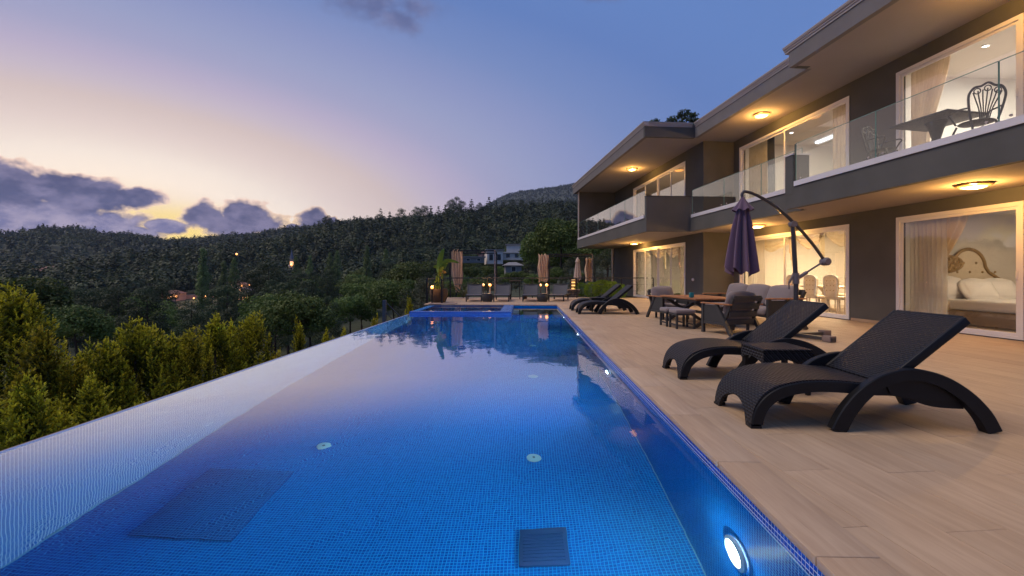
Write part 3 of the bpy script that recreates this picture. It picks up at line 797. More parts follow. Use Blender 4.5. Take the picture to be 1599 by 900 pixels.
# balcony slabs: stepped in plan
def slab(nm, b0, a0, a1, z0, z1, mat, b1=15.0):
    mb = MB(); mb.box(b0, a0, z0, b1, a1, z1); return part(nm, mb, mat, villa)
ABS = 10.0                             # step in the near balcony
BB0, BB1, BB2 = 7.30, 7.70, 6.08
AB2 = 15.62
slabs = [(BB0, AS, ABS), (BB1, ABS, AB2), (BB2, AB2, AE)]
mb = MB()
for b0, a0, a1 in slabs: mb.box(b0+0.06, a0+(0.012 if b0 == BB2 else 0), ZLS, 15.0, a1+(0.012 if b0 == BB1 else 0), 3.14)
part('balcony_slab', mb, M['soffit'], villa)
mb = MB()
mb.box(BB0, AS, ZLS-0.004, BB0+0.12, ABS+0.12, 3.165)
mb.box(BB1, ABS+0.123, ZLS-0.004, BB1+0.12, AB2-0.001, 3.163)
mb.box(BB2, AB2+0.16, ZLS-0.004, BB2+0.12, AE, 3.165)
part('balcony_fascia', mb, M['stucco'], villa)
mb = MB(); mb.box(BB2-0.002, AB2, ZLS-0.005, BB1-0.002+0.0, AB2+0.158, 3.91); part('parapet', mb, M['stucco'], villa, label='solid dark end parapet of the far balcony')
mb = MB(); mb.box(BB2-0.01, AB2-0.01, 3.912, BB1+0.002, AB2+0.168, 3.94); part('coping_cap', mb, M['blackm'], villa)
mb = MB(); mb.box(BB0-0.003, ABS-0.13, 3.0, BB0+0.40, ABS+0.125, 3.90); part('balcony_pier', mb, M['stucco'], villa)
mb = MB(); mb.box(BB0-0.02, ABS-0.15, 3.902, BB0+0.42, ABS+0.145, 3.93); part('coping_cap', mb, M['strip'], villa)
# white sills and glass balustrades
def balustrade(b, a0, a1, cuts, ztop=4.135):
    mb = MB(); mb.box(b-0.025, a0, 3.166, b+0.10, a1, 3.275); part('balcony_sill', mb, M['strip'], villa)
    e = [a0]+cuts+[a1]
    for p, q in zip(e[:-1], e[1:]):
        mb = MB(); mb.box(b+0.030, p+0.008, 3.276, b+0.0301, q-0.008, ztop); 
        g = MB(); g.add([(b+0.03, p+0.008, 3.276), (b+0.03, q-0.008, 3.276), (b+0.03, q-0.008, ztop), (b+0.03, p+0.008, ztop)], [(0,1,2,3)])
        go = part('glass_panel', g, M['bglass'], villa)
        ed = MB(); ed.box(b+0.024, p+0.008, ztop, b+0.036, q-0.008, ztop+0.008); ed.box(b+0.024, p+0.004, 3.276, b+0.036, p+0.008, ztop); ed.box(b+0.024, q-0.008, 3.276, b+0.036, q-0.004, ztop)
        part('glass_edge', ed, M['glassedge'], go)
        for aa in (p+0.15, q-0.15):
            c = MB(); c.lathe([(0.018, 0), (0.018, 0.02)], 10, M=Matrix.Translation((b+0.014, aa, 3.33)) @ Matrix.Rotation(PI/2, 4, 'Y')); part('clamp', c, M['gutter'], go)
balustrade(BB0, AS, ABS-0.19, [3.8, 5.78, 7.74])
balustrade(BB1, ABS+0.13, AB2-0.07, [11.67, 13.5])
balustrade(BB2, AB2+0.20, AE-0.22, [18.0, 20.0, 22.0, 24.2], 4.15)
mb = MB(); mb.box(BB0+0.02, ABS-0.185, 3.28, BB0+0.05, ABS-0.16, 4.13); part('end_profile', mb, M['blackm'], villa)
# roof: stepped in plan
RB0, RB1, RB2 = 7.33, 7.77, 5.95
AR2 = 15.45; ARS = 10.04
mb = MB()
for b0, a0, a1 in ((RB0, AS, ARS), (RB1, ARS, AR2), (RB2, AR2, AE+0.5)): mb.box(b0+0.05, a0+(0.012 if b0 == RB2 else 0), ZUS, 15.2, a1+(0.012 if b0 == RB1 else 0), 6.30)
roof = part('roof', mb, M['soffit'], villa)
def fas(b, a0, a1, e=0.0): 
    m_ = MB(); m_.box(b, a0, ZUS-0.004-e, b+0.12, a1, 6.33); return part('fascia', m_, M['fascia'], roof)
fas(RB0, AS, ARS); fas(RB1, ARS-0.0, AR2-0.001, 0.001); fas(RB2, AR2+0.121, AE+0.5)
mb = MB(); mb.box(RB2+0.0, AR2, ZUS-0.005, RB1-0.0, AR2+0.12, 6.33); part('fascia', mb, M['stucco'], roof)
mb = MB(); mb.box(RB0+0.121, ARS-0.12, ZUS-0.005, RB1, ARS+0.001, 6.33); part('fascia', mb, M['stucco'], roof)
mb = MB(); mb.box(RB2+0.05, AE+0.38, ZUS-0.005, 15.2, AE+0.501, 6.33); part('fascia', mb, M['fascia'], roof)
gsec = [(0.0, -0.10), (0.0, -0.055), (0.02, -0.05), (0.02, -0.02), (0.04, -0.01), (0.06, 0.03), (0.06, 0.045), (-0.14, 0.045), (-0.14, -0.10)]
def gutter(p, q, z=6.43):
    mb = MB()
    mb.sweep([(p[0], p[1], z), (q[0], q[1], z)], [(-x, y) for x, y in gsec]); part('gutter', mb, M['gutter'], roof, 30)
gutter((RB0-0.02, AS), (RB0-0.02, ARS+0.12)); gutter((RB1-0.02, ARS), (RB1-0.02, AR2-0.07)); gutter((RB1-0.1, AR2-0.02), (RB2-0.02, AR2-0.02)); gutter((RB2-0.02, AR2-0.08), (RB2-0.02, AE+0.56))
mb = MB()
for b0, a0, a1 in ((RB0, AS, ARS+0.02), (RB1, ARS+0.02, AR2), (RB2, AR2, AE+0.5)): mb.box(b0+0.1, a0, 6.335, 15.2, a1, 6.42)
part('roof_sheet', mb, M['rooftop'], roof)
mb = MB(); mb.box(RB0+0.1, AS, 6.421, 15.2, ARS+0.1, 6.52); part('roof_sheet', mb, M['rooftop'], roof)
mb = MB(); mb.tube([(B2-0.06, AE-0.05, 0.0), (B2-0.06, AE-0.05, ZLS)], 0.05, 10); mb.box(B2-0.12, AE-0.012, 0.0, B2-0.0, AE+0.03, ZLS-0.01); part('downpipe', mb, M['gutter'], villa, 40)
mb = MB(); mb.tube([(BB2+0.05, AE-0.20, 3.2), (BB2+0.05, AE-0.20, ZUS)], 0.045, 10); part('downpipe', mb, M['gutter'], villa, 40)
# back and side walls so the house closes
mb = MB(); mb.box(15.0, AS, 0, 15.2, AE, ZUS); part('wall', mb, M['stucco'], villa)

# glazed sliding doors
def door(b, a0, a1, z0, z1, mull, overlap=False):
    fr = MB(); w = 0.075; d0, d1 = b-0.014, b+0.10
    fr.box(d0, a0, z0, d1, a0+w, z1); fr.box(d0, a1-w, z0, d1, a1, z1)
    fr.box(d0+0.001, a0+w, z1-w, d1, a1-w, z1); fr.box(d0+0.001, a0+w, z0, d1, a1-w, z0+0.05)
    root = part('sliding_door', fr, M['white'], villa)
    e = [a0+w]+mull+[a1-w]
    for k, (p, q) in enumerate(zip(e[:-1], e[1:])):
        off = 0.03+(k % 2)*0.035; s = 0.055
        l = MB(); x0, x1 = b+off-0.016, b+off+0.016
        l.box(x0, p, z0+0.051, x1, p+s, z1-w-0.001); l.box(x0, q-s, z0+0.051, x1, q, z1-w-0.001)
        l.box(x0+0.001, p+s, z1-w-s, x1-0.001, q-s, z1-w-0.002); l.box(x0+0.001, p+s, z0+0.052, x1-0.001, q-s, z0+0.05+s)
        part('sash', l, M['white'], root)
        g = MB(); g.add([(b+off, p+s, z0+0.1), (b+off, q-s, z0+0.1), (b+off, q-s, z1-w-s), (b+off, p+s, z1-w-s)], [(0,1,2,3)]); part('pane', g, M['glass'], root)
    h = MB(); h.rbox((b+0.006, e[0]+0.03, z0+1.12), (0.03, 0.035, 0.16), 0.01); part('handle', h, M['white'], root, 40)
    return root
for z0, z1, zz in ((0.02, 2.42, 0), (3.2, 5.65, 1)):
    door(B1, OPEN1[0][0], OPEN1[0][1], z0, z1, [])
    door(B1, OPEN1[1][0], OPEN1[1][1], z0, z1, [13.15])
door(B2, 17.2, 23.03, 0.02, 2.42, [18.6, 19.95, 21.5])
door(B2, 17.2, 23.03, 3.2, 5.60, [18.6, 19.95, 21.5])

# rooms behind the glass
def room(b0, b1, a0, a1, z0, z1, floor=True):
    e = 0.004
    b0 += TH+e; b1 -= e; a0 += e; a1 -= e
    q = lambda pts, nm, m: part(nm, MB().add(pts, [(0,1,2,3)]), m, villa)
    q([(b1, a0, z0), (b1, a1, z0), (b1, a1, z1), (b1, a0, z1)], 'room_wall', M['inwall'])
    q([(b0, a0, z0), (b1, a0, z0), (b1, a0, z1), (b0, a0, z1)], 'room_wall', M['inwall'])
    q([(b0, a1, z0), (b1, a1, z0), (b1, a1, z1), (b0, a1, z1)], 'room_wall', M['inwall'])
    q([(b0, a0, z1), (b1, a0, z1), (b1, a1, z1), (b0, a1, z1)], 'room_ceiling', M['inwall'])
    q([(b0, a0, z0), (b1, a0, z0), (b1, a1, z0), (b0, a1, z0)], 'room_floor', M['infloor'])
AP = 10.08
ZF1, ZC1, ZF2, ZC2 = 0.012, 2.62, 3.16, 5.9
room(B1, 14.6, 4.0, AP-0.05, ZF1, ZC1); room(B1, 14.6, AP+0.05, AR-0.01, ZF1, ZC1); room(B2, 14.0, AR+0.21, AE-0.21, ZF1, ZC1)
room(B1, 14.6, 4.0, AP-0.05, ZF2, ZC2); room(B1, 14.6, AP+0.05, AR-0.01, ZF2, ZC2); room(B2, 14.0, AR+0.21, AE-0.21, ZF2, ZC2)
def lamp_area(b, a, z, e, col, sx=1.6, sy=1.6, nm='room_light'):
    ld = bpy.data.lights.new(nm, 'AREA'); ld.shape = 'RECTANGLE'; ld.size = sx; ld.size_y = sy; ld.energy = e; ld.color = col
    o = bpy.data.objects.new(nm, ld); COL.objects.link(o); o.parent = villa; o.location = (b, a, z); return o
WARM = (1.0, 0.74, 0.42); SOFT = (1.0, 0.83, 0.62); COOL = (1.0, 0.90, 0.76)
lamp_area(11.8, 7.2, 2.56, 62, (1.0, 0.78, 0.52))
lamp_area(11.8, 12.9, 2.56, 320, WARM)
lamp_area(11.2, 20.5, 2.56, 270, (1.0, 0.80, 0.54))
lamp_area(11.8, 7.2, 5.84, 300, (1.0, 0.93, 0.83))
lamp_area(11.8, 12.9, 5.84, 130, SOFT)
lamp_area(11.2, 20.5, 5.84, 100, (1.0, 0.82, 0.6))

# ceiling lights under both overhangs
def ceiling_light(b, a, z, lab, e):
    t = thing('ceiling_light', lab, 'ceiling light', hw(b, a, z-0.001), HROT, 'round ceiling lights under the overhangs')
    m_ = MB(); m_.lathe([(0.20, 0.0), (0.235, -0.008), (0.24, -0.03), (0.215, -0.036), (0.205, -0.02)], 32, cap=False); part('rim', m_, M['lamp_rim'], t, 40)
    m_ = MB(); m_.lathe([(0.205, -0.012), (0.20, -0.03), (0.16, -0.062), (0.09, -0.082), (0.02, -0.088)], 32); part('shade', m_, M['lamp_warm'], t, 60)
    ld = bpy.data.lights.new('ceiling_light_bulb', 'POINT'); ld.energy = e; ld.color = (1.0, 0.50, 0.12); ld.shadow_soft_size = 0.0
    o = bpy.data.objects.new('ceiling_light_bulb', ld); COL.objects.link(o); o.parent = t; o.location = (0, 0, -0.22)
ceiling_light(8.41, 7.0, ZLS, 'large glowing round light on the balcony underside above the bedroom door', 75)
ceiling_light(8.75, 13.4, ZLS, 'glowing round light on the balcony underside behind the purple parasol', 75)
ceiling_light(7.73, 21.4, ZLS, 'small glowing round light on the underside of the far balcony', 60)
ceiling_light(8.62, 13.0, ZUS, 'glowing round light under the roof above the upper twin door', 65)
ceiling_light(7.19, 20.2, ZUS, 'glowing round light under the far roof corner', 60)
ceiling_light(8.5, 6.6, ZUS, 'round light under the roof above the upper near door, lit but out of the picture', 65)

# interior: things of their own
def hthing(nm, lab, cat, b, a, z=0.0, rz=0.0, group=None): return thing(nm, lab, cat, hw(b, a, z), HROT+rz, group)
def curtain(b, a0, a1, z0, z1, mat, lab, folds=9, depth=0.05, gather=None, nm='curtain', thick=0.0):
    t = hthing(nm, lab, 'curtain', b, (a0+a1)/2, 0)
    w = a1-a0
    def fn(i, j):
        z = z0+(z1-z0)*j; k = 1.0; sh = 0.0
        if gather:                       # pulled aside at tie height: (z of tie, width left, shift)
            zt, gw, gs = gather
            d = (z-zt)/(z1-zt) if z > zt else (zt-z)/(zt-z0)*0.35
            d = max(0.0, min(1.0, d)); d = d*d*(3-2*d); k = gw+(1-gw)*d; sh = gs*(1-d)
        y = (i-0.5)*w*k+sh*w
        x = depth*math.sin(i*folds*2*PI+0.4*math.sin(j*5))*(0.6+0.4*j)+0.012*math.sin(i*folds*5.3+j*3)
        return (x, y, z)
    mb = MB(); mb.grid(fn, folds*8, 14); part('drape', mb, mat, t, 180)
    r_ = MB(); r_.tube([(0, -w/2-0.05, z1+0.02), (0, w/2+0.05, z1+0.02)], 0.012, 8); part('rod', r_, M['white'], t, 60)
    return t
def sheer_mat(nm, col, op):
    m, t, b = mat_new(nm); tr = t.new('ShaderNodeBsdfTransparent'); mx = t.new('ShaderNodeMixShader'); mx.inputs[0].default_value = op
    b.inputs['Base Color'].default_value = (*col, 1); b.inputs['Roughness'].default_value = 0.9
    tl = t.new('ShaderNodeBsdfTranslucent'); tl.inputs[0].default_value = (*col, 1); m2 = t.new('ShaderNodeMixShader'); m2.inputs[0].default_value = 0.5
    t.l.new(b.outputs[0], m2.inputs[1]); t.l.new(tl.outputs[0], m2.inputs[2])
    t.l.new(tr.outputs[0], mx.inputs[1]); t.l.new(m2.outputs[0], mx.inputs[2]); t.l.new(mx.outputs[0], t.n['Material Output'].inputs[0]); return m
M['sheer'] = sheer_mat('sheer_curtain', (0.82, 0.80, 0.76), 0.72)
M['sheer_thin'] = sheer_mat('thin_net_curtain', (0.62, 0.52, 0.40), 0.45)
# bedroom
curtain(B1+0.32, 8.62, 9.40, 0.03, 2.5, M['sheer'], 'pale sheer curtain hanging at the left of the bedroom door', 8, 0.04)
curtain(B1+0.42, 8.25, 9.35, 0.8, 2.5, M['curt'], 'beige bedroom curtain swept aside behind the sheer one', 6, 0.05, gather=(0.95, 0.35, 0.28))
t = hthing('bed', 'bed with white linen, cream tufted headboard and carved crest, seen through the bedroom door', 'bed', 11.72, 9.98, 0)
mb = MB(); mb.rbox((0, -1.05, 0.20), (1.85, 2.05, 0.30), 0.03); part('bed_base', mb, M['brownw'], t, 40)
mb = MB(); mb.rbox((0, -1.05, 0.47), (1.80, 2.0, 0.24), 0.07, n=3); part('mattress', mb, M['linen'], t, 60)
hb = [(-0.98, 0.25), (-0.98, 0.98), (-0.90, 1.12)]
hb += [(-0.62+0.30*math.cos(a), 1.14+0.20*math.sin(a)) for a in np.linspace(PI*0.9, PI*0.35, 6)]
hb += [(0.12+0.42*math.cos(a), 1.18+0.42*math.sin(a)) for a in np.linspace(PI*0.85, 0.08, 12)]
hb += [(0.62, 1.10), (0.80, 1.0), (0.98, 0.90), (0.98, 0.25)]
mb = MB(); mb.prism(hb, 0.0, 0.07); hbo = part('headboard', mb, M['cream'], t); hbo.scale = (1.04, 1, 1.1)
pth = [(x, -0.01, z) for x, z in hb[1:-1]]
mb = MB(); mb.tube(pth, 0.035, 8, up=(0, 1, 0)); part('trim', mb, M['gold'], hbo, 60)
for i in range(6):
    for j in range(4):
        x = -0.8+i*0.32+(j % 2)*0.16; z = 0.7+j*0.2
        if z < 1.12 or (-0.2 < x < 0.45 and z < 1.45):
            mb = MB(); mb.lathe([(0.028, 0.0), (0.022, 0.014), (0.005, 0.018)], 10, M=Matrix.Translation((x, 0.0, z)) @ Matrix.Rotation(PI/2, 4, 'X')); part('button', mb, M['gold'], hbo)
mb = MB()
for k in range(26):
    a = k*2.4; r_ = 0.30*math.sqrt((k+0.5)/26)
    mb.lathe([(0.055, 0.0), (0.045, 0.03), (0.01, 0.045)], 7, M=Matrix.Translation((-0.45+r_*1.25*math.cos(a), -0.015, 1.28+r_*0.5*math.sin(a))) @ Matrix.Rotation(PI/2, 4, 'X'))
mb.tube([(-0.45+0.40*math.cos(a), -0.02, 1.28+0.17*math.sin(a)) for a in np.linspace(0, 2*PI, 25)], 0.028, 7, up=(0, 1, 0)); part('crest', mb, M['gold'], hbo, 60)
def pillow(b, a, z, rz, tilt, lab):
    p = hthing('pillow', lab, 'pillow', b, a, z, rz, 'pillows on the bed')
    mb = MB(); mb.rbox((0, 0, 0), (0.70, 0.14, 0.46), 0.055, n=4, puff=0.07, M=Matrix.Rotation(tilt, 4, 'X')); part('case', mb, M['linen'], p, 180)
pillow(11.08, 9.72, 0.84, 0.1, -0.35, 'white pillow leaning at the left of the headboard')
pillow(11.50, 9.48, 0.80, -0.05, -0.5, 'white pillow in front, in the middle of the bed')
pillow(12.15, 9.58, 0.80, -0.12, -0.45, 'white pillow at the right of the bed head')
t = hthing('bench', 'low cream bench at the foot side of the bed', 'bench', 11.2, 8.2, 0)
mb = MB(); mb.rbox((0, 0, 0.40), (0.5, 1.2, 0.12), 0.03); part('seat', mb, M['cream'], t, 50)
for sx in (-0.2, 0.2):
    for sy in (-0.52, 0.52): mb = MB(); mb.tube([(sx, sy, 0.0), (sx, sy, 0.345)], 0.025, 8); part('leg', mb, M['gold'], t, 60)
t = hthing('nightstand', 'small cream nightstand left of the bed', 'nightstand', 10.72, 9.72, 0)
mb = MB(); mb.rbox((0, 0, 0.30), (0.42, 0.4, 0.5), 0.02); part('cabinet', mb, M['furn'], t, 40)
for z in (0.2, 0.42): mb = MB(); mb.rbox((0, -0.205, z), (0.36, 0.02, 0.18), 0.006); part('drawer', mb, M['cream'], t, 40)
# dining room
def dining_chair(b, a, rz, lab, proto=[None]):
    if proto[0] is not None: return dup(proto[0], hw(b, a, ZF1), HROT+rz, lab, 'tufted dining chairs')
    t = hthing('dining_chair', lab, 'dining chair', b, a, ZF1, rz, 'tufted dining chairs'); proto[0] = t
    mb = MB(); mb.rbox((0, 0, 0.46), (0.48, 0.48, 0.10), 0.035, n=2); part('seat', mb, M['cream'], t, 60)
    ol = [(-0.20, 0.5), (-0.24, 0.75), (-0.25, 0.98)]+[(0.25*math.cos(x), 1.0+0.12*math.sin(x)) for x in np.linspace(PI, 0, 9)]+[(0.25, 0.98), (0.24, 0.75), (0.20, 0.5)]
    mb = MB(); mb.prism(ol, 0.20, 0.27); bk = part('backrest', mb, M['cream'], t, 40)
    mb = MB(); mb.tube([(x, 0.27, z) for x, z in ol], 0.022, 7, up=(0, 1, 0)); part('trim', mb, M['linen'], bk, 60)
    for i in range(3):
        for j in range(3):
            mb = MB(); mb.lathe([(0.018, 0.0), (0.012, 0.012)], 8, M=Matrix.Translation((-0.13+0.13*i, 0.27, 0.68+0.14*j)) @ Matrix.Rotation(-PI/2, 4, 'X')); part('button', mb, M['gold'], bk)
    for sx in (-0.2, 0.2):
        for sy in (-0.19, 0.21): mb = MB(); mb.tube([(sx*1.02, sy*1.05, 0.0), (sx, sy, 0.41)], 0.026, 8, scales=[0.6, 1.1]); part('leg', mb, M['furn'], t, 60)
    return t
# backs towards the window (local +y is the chair's back; turn it to -x)
dining_chair(10.55, 11.55, PI/2, 'tufted dining chair nearest the right end of the dining door')
dining_chair(10.55, 12.35, PI/2, 'tufted dining chair right of the parasol pole, second from the right end')
dining_chair(10.55, 13.15, PI/2, 'tufted dining chair behind the parasol pole')
dining_chair(10.55, 13.95, PI/2, 'tufted dining chair under the mirror, leftmost of the row by the window')
for k in range(4): dining_chair(12.15, 11.55+0.8*k, -PI/2, ['tufted dining chair at the far side of the table, right end', 'tufted dining chair at the far side of the table, right of the middle', 'tufted dining chair at the far side of the table, left of the middle', 'tufted dining chair at the far side of the table, left end'][k])
t = hthing('dining_table', 'long cream dining table between the two rows of tufted chairs', 'table', 11.35, 12.75, ZF1)
mb = MB(); mb.rbox((0, 0, 0.75), (1.0, 3.2, 0.06), 0.02); part('tabletop', mb, M['furn'], t, 40)
for sy in (-1.1, 1.1): mb = MB(); mb.lathe([(0.28, 0), (0.26, 0.05), (0.09, 0.12), (0.12, 0.35), (0.08, 0.55), (0.2, 0.72)], 14, c=(0, sy, 0)); part('pedestal', mb, M['furn'], t, 40)
def swag(b, a0, a1, z, lab):
    t = hthing('window_valance', lab, 'valance', b, (a0+a1)/2, 0, group='swagged valances'); w = a1-a0
    def fn(i, j):
        sag = 0.42*(1-(2*i-1)**2)
        y = (i-0.5)*w; zz = z-j*(0.16+sag)-0.05*abs(math.sin(i*PI*3))*j
        return (0.03*math.sin(j*26+2.5*math.cos((i-0.5)*PI))*(0.3+j), y, zz)
    mb = MB(); mb.grid(fn, 26, 26); part('swag', mb, M['curt'], t, 180)
    mb = MB(); mb.grid(lambda i, j: (0.03*math.sin(i*30), -w/2+i*0.16, z-j*1.2+0.5*i*j), 12, 10); part('tail', mb, M['curt'], t, 180)
swag(B1+0.40, 10.8, 12.0, 2.52, 'cream swagged valance at the right of the dining door'); swag(B1+0.40, 12.0, 13.2, 2.52, 'cream swagged valance right of the middle of the dining door')
swag(B1+0.40, 13.25, 15.3, 2.52, 'wide cream swagged valance behind the purple parasol')
curtain(B1+0.30, 10.75, 11.2, 0.03, 2.5, M['sheer_thin'], 'thin net curtain at the right of the dining door', 6, 0.03)
curtain(B1+0.30, 14.5, 15.4, 0.03, 2.5, M['sheer'], 'sheer curtain at the left of the dining door', 8, 0.03)
def wall_mirror(b, a, z, w, h, lab):
    t = hthing('wall_mirror', lab, 'mirror', b, a, z)
    ol = []
    for k in range(40):
        th = 2*PI*k/40; r_ = 1+0.13*math.cos(4*th)+0.05*math.cos(8*th)
        ol.append((w/2*r_*math.cos(th), h/2*r_*math.sin(th)))
    Mx = Matrix.Rotation(PI/2, 4, 'Z')
    mb = MB(); mb.prism(ol, 0.0, 0.02, M=Mx); part('mirror_glass', mb, M['mirror'], t)
    mb = MB(); mb.tube([(x, 0.03, y) for x, y in ol+[ol[0]]], 0.04, 8, up=(0, 1, 0), M=Mx); part('frame', mb, M['gold'], t, 60)
wall_mirror(14.55, 14.9, 1.55, 1.5, 1.2, 'large mirror in a curved gilt frame on the dining room wall')
t = hthing('sideboard', 'cream sideboard under the dining room mirror', 'sideboard', 14.25, 14.2, ZF1)
mb = MB(); mb.rbox((0, 0, 0.45), (0.5, 2.2, 0.85), 0.02); part('cabinet', mb, M['furn'], t, 40)
for k in range(4): mb = MB(); mb.rbox((-0.255, -0.8+0.53*k, 0.45), (0.02, 0.48, 0.7), 0.008); part('cupboard_door', mb, M['cream'], t, 40)
t = hthing('chandelier', 'glittering chandelier over the dining table', 'chandelier', 11.35, 12.2, 2.61)
mb = MB(); mb.tube([(0, 0, 0), (0, 0, -0.35)], 0.012, 6); mb.lathe([(0.05, -0.4), (0.07, -0.35), (0.02, -0.3)], 10); part('stem', mb, M['gold'], t, 60)
for k in range(8):
    a = k*PI/4; mb = MB(); mb.tube([(0.03*math.cos(a), 0.03*math.sin(a), -0.38), (0.2*math.cos(a), 0.2*math.sin(a), -0.44), (0.36*math.cos(a), 0.36*math.sin(a), -0.34)], 0.010, 6); am = part('arm', mb, M['gold'], t, 60)
    mb = MB(); mb.lathe([(0.012, 0), (0.03, 0.03), (0.022, 0.07), (0.004, 0.10)], 8, c=(0.36*math.cos(a), 0.36*math.sin(a), -0.335)); part('bulb', mb, M['spotw'], am, 60)
# room behind the far ground-floor doors
swag(B2+0.40, 19.95, 21.5, 2.5, 'cream swagged valance behind the second pane of the far doors'); swag(B2+0.40, 18.5, 19.95, 2.5, 'cream swagged valance behind the third pane of the far doors')
curtain(B2+0.32, 21.5, 22.9, 0.03, 2.5, M['sheer'], 'sheer curtain behind the leftmost pane of the far doors', 9, 0.03)
curtain(B2+0.32, 17.3, 18.3, 0.03, 2.5, M['sheer_thin'], 'thin net curtain behind the rightmost pane of the far doors', 8, 0.03)
t = hthing('kitchen_cabinet', 'white cabinet unit inside the far ground floor room', 'cabinet', 13.6, 21.5, ZF1)
mb = MB(); mb.rbox((0, 0, 0.45), (0.6, 3.6, 0.9), 0.02); part('cabinet', mb, M['inwall'], t, 40)
for k in range(6): mb = MB(); mb.rbox((-0.305, -1.5+0.6*k, 0.48), (0.02, 0.56, 0.76), 0.008); part('cupboard_door', mb, M['linen'], t, 40)
mb = MB(); mb.rbox((-0.01, 0, 0.92), (0.64, 3.64, 0.04), 0.01); part('worktop', mb, M['furn'], t, 40)
t = hthing('houseplant', 'small green plant inside the far ground floor room', 'plant', 11.0, 21.2, ZF1+0.75)
mb = MB(); mb.lathe([(0.06, 0), (0.09, 0.15), (0.085, 0.15)], 12); part('pot', mb, M['linen'], t, 40)
mb = MB()
for k in range(40):
    a = random.random()*2*PI; e = random.uniform(0.2, 1.4); d = Vector((math.cos(a)*math.cos(e), math.sin(a)*math.cos(e), math.sin(e))); p = Vector((0, 0, 0.15))
    s_ = d.cross(Vector((0, 0, 1))).normalized()*0.03; L = random.uniform(0.15, 0.32); mb.add([p, p+d*L*0.5+s_, p+d*L, p+d*L*0.5-s_], [(0,1,2,3)])
part('foliage', mb, M['leaf_broad'], t)
t = hthing('side_table', 'round table carrying the plant in the far room', 'table', 11.0, 21.2, ZF1)
mb = MB(); mb.lathe([(0.2, 0), (0.05, 0.04), (0.05, 0.68), (0.3, 0.71), (0.3, 0.745)], 18); part('pedestal_table', mb, M['furn'], t, 40)
# upper rooms
curtain(B1+0.34, 8.55, 9.38, 3.2, 5.8, M['curt'], 'beige curtain tied back at the left of the upper near door', 8, 0.05, gather=(3.9, 0.42, 0.28))
curtain(B1+0.34, 14.3, 15.38, 3.2, 5.8, M['curt'], 'beige curtain at the left of the upper twin door', 8, 0.05)
curtain(B1+0.30, 14.0, 14.3, 3.2, 5.8, M['darkcurt'], 'narrow dark curtain in the upper twin door', 3, 0.04)
curtain(B1+0.34, 10.75, 11.6, 3.2, 5.8, M['curt'], 'beige curtain at the right of the upper twin door', 8, 0.05)
curtain(B2+0.34, 22.2, 22.95, 3.2, 5.8, M['curt'], 'beige curtain behind the left pane of the far upper windows', 6, 0.04)
t = hthing('cove_light', 'long white light strip along the ceiling of the upper middle room', 'light strip', 12.2, 12.9, 5.88)
mb = MB(); mb.box(-0.05, -2.4, -0.05, 0.05, 2.4, 0.0); part('diffuser', mb, M['cove'], t)
mb = MB(); mb.box(0.055, -2.45, -0.10, 0.35, 2.45, 0.0); part('bulkhead', mb, M['inwall'], t)
def downlight(b, a, z, lab):
    t = hthing('downlight', lab, 'downlight', b, a, z, group='recessed spots in the upper rooms')
    mb = MB(); mb.lathe([(0.075, 0), (0.075, -0.012), (0.055, -0.014)], 16, cap=False); part('ring', mb, M['white'], t, 40)
    mb = MB(); mb.lathe([(0.054, -0.004), (0.02, -0.012)], 16); part('lens', mb, M['spotw'], t, 40)
for k, (b, a) in enumerate([(10.6, 8.6), (10.6, 7.4), (12.2, 9.0), (12.4, 7.6), (13.8, 9.2), (13.9, 7.9)]):
    downlight(b, a, ZC2-0.001, ['small white ceiling spot near the glass of the upper near room, by the curtain', 'small white ceiling spot near the glass of the upper near room, right one', 'bright ceiling spot in the middle of the upper near room, left one', 'bright ceiling spot in the middle of the upper near room, right one', 'ceiling spot at the back wall of the upper near room, left one', 'ceiling spot at the back wall of the upper near room, right one'][k])
for k, (b, a) in enumerate([(10.6, 14.4), (10.7, 12.0), (13.6, 14.6), (13.6, 12.2)]):
    downlight(b, a, ZC2-0.001, ['ceiling spot by the dark curtain of the upper twin door', 'ceiling spot at the right pane of the upper twin door', 'ceiling spot at the back left of the upper middle room', 'ceiling spot at the back right of the upper middle room'][k])
t = hthing('wardrobe', 'tall cream wardrobe in the upper middle room', 'wardrobe', 14.2, 14.3, ZF2)
mb = MB(); mb.rbox((0, 0, 1.05), (0.6, 1.6, 2.1), 0.02); part('cabinet', mb, M['furn'], t, 40)
for k in range(3): mb = MB(); mb.rbox((-0.305, -0.53+0.53*k, 1.05), (0.02, 0.5, 1.95), 0.008); part('wardrobe_door', mb, M['cream'], t, 40)
t = thing('wall_lamp', 'small pale round fitting on the dark wall beside the far ground floor doors', 'wall fitting', hw(B2-0.001, 16.55, 0.96), HROT)
mb = MB(); mb.lathe([(0.055, 0), (0.06, 0.03), (0.04, 0.06), (0.01, 0.07)], 14, M=Matrix.Rotation(-PI/2, 4, 'Y')); part('cover', mb, M['strip'], t, 50)
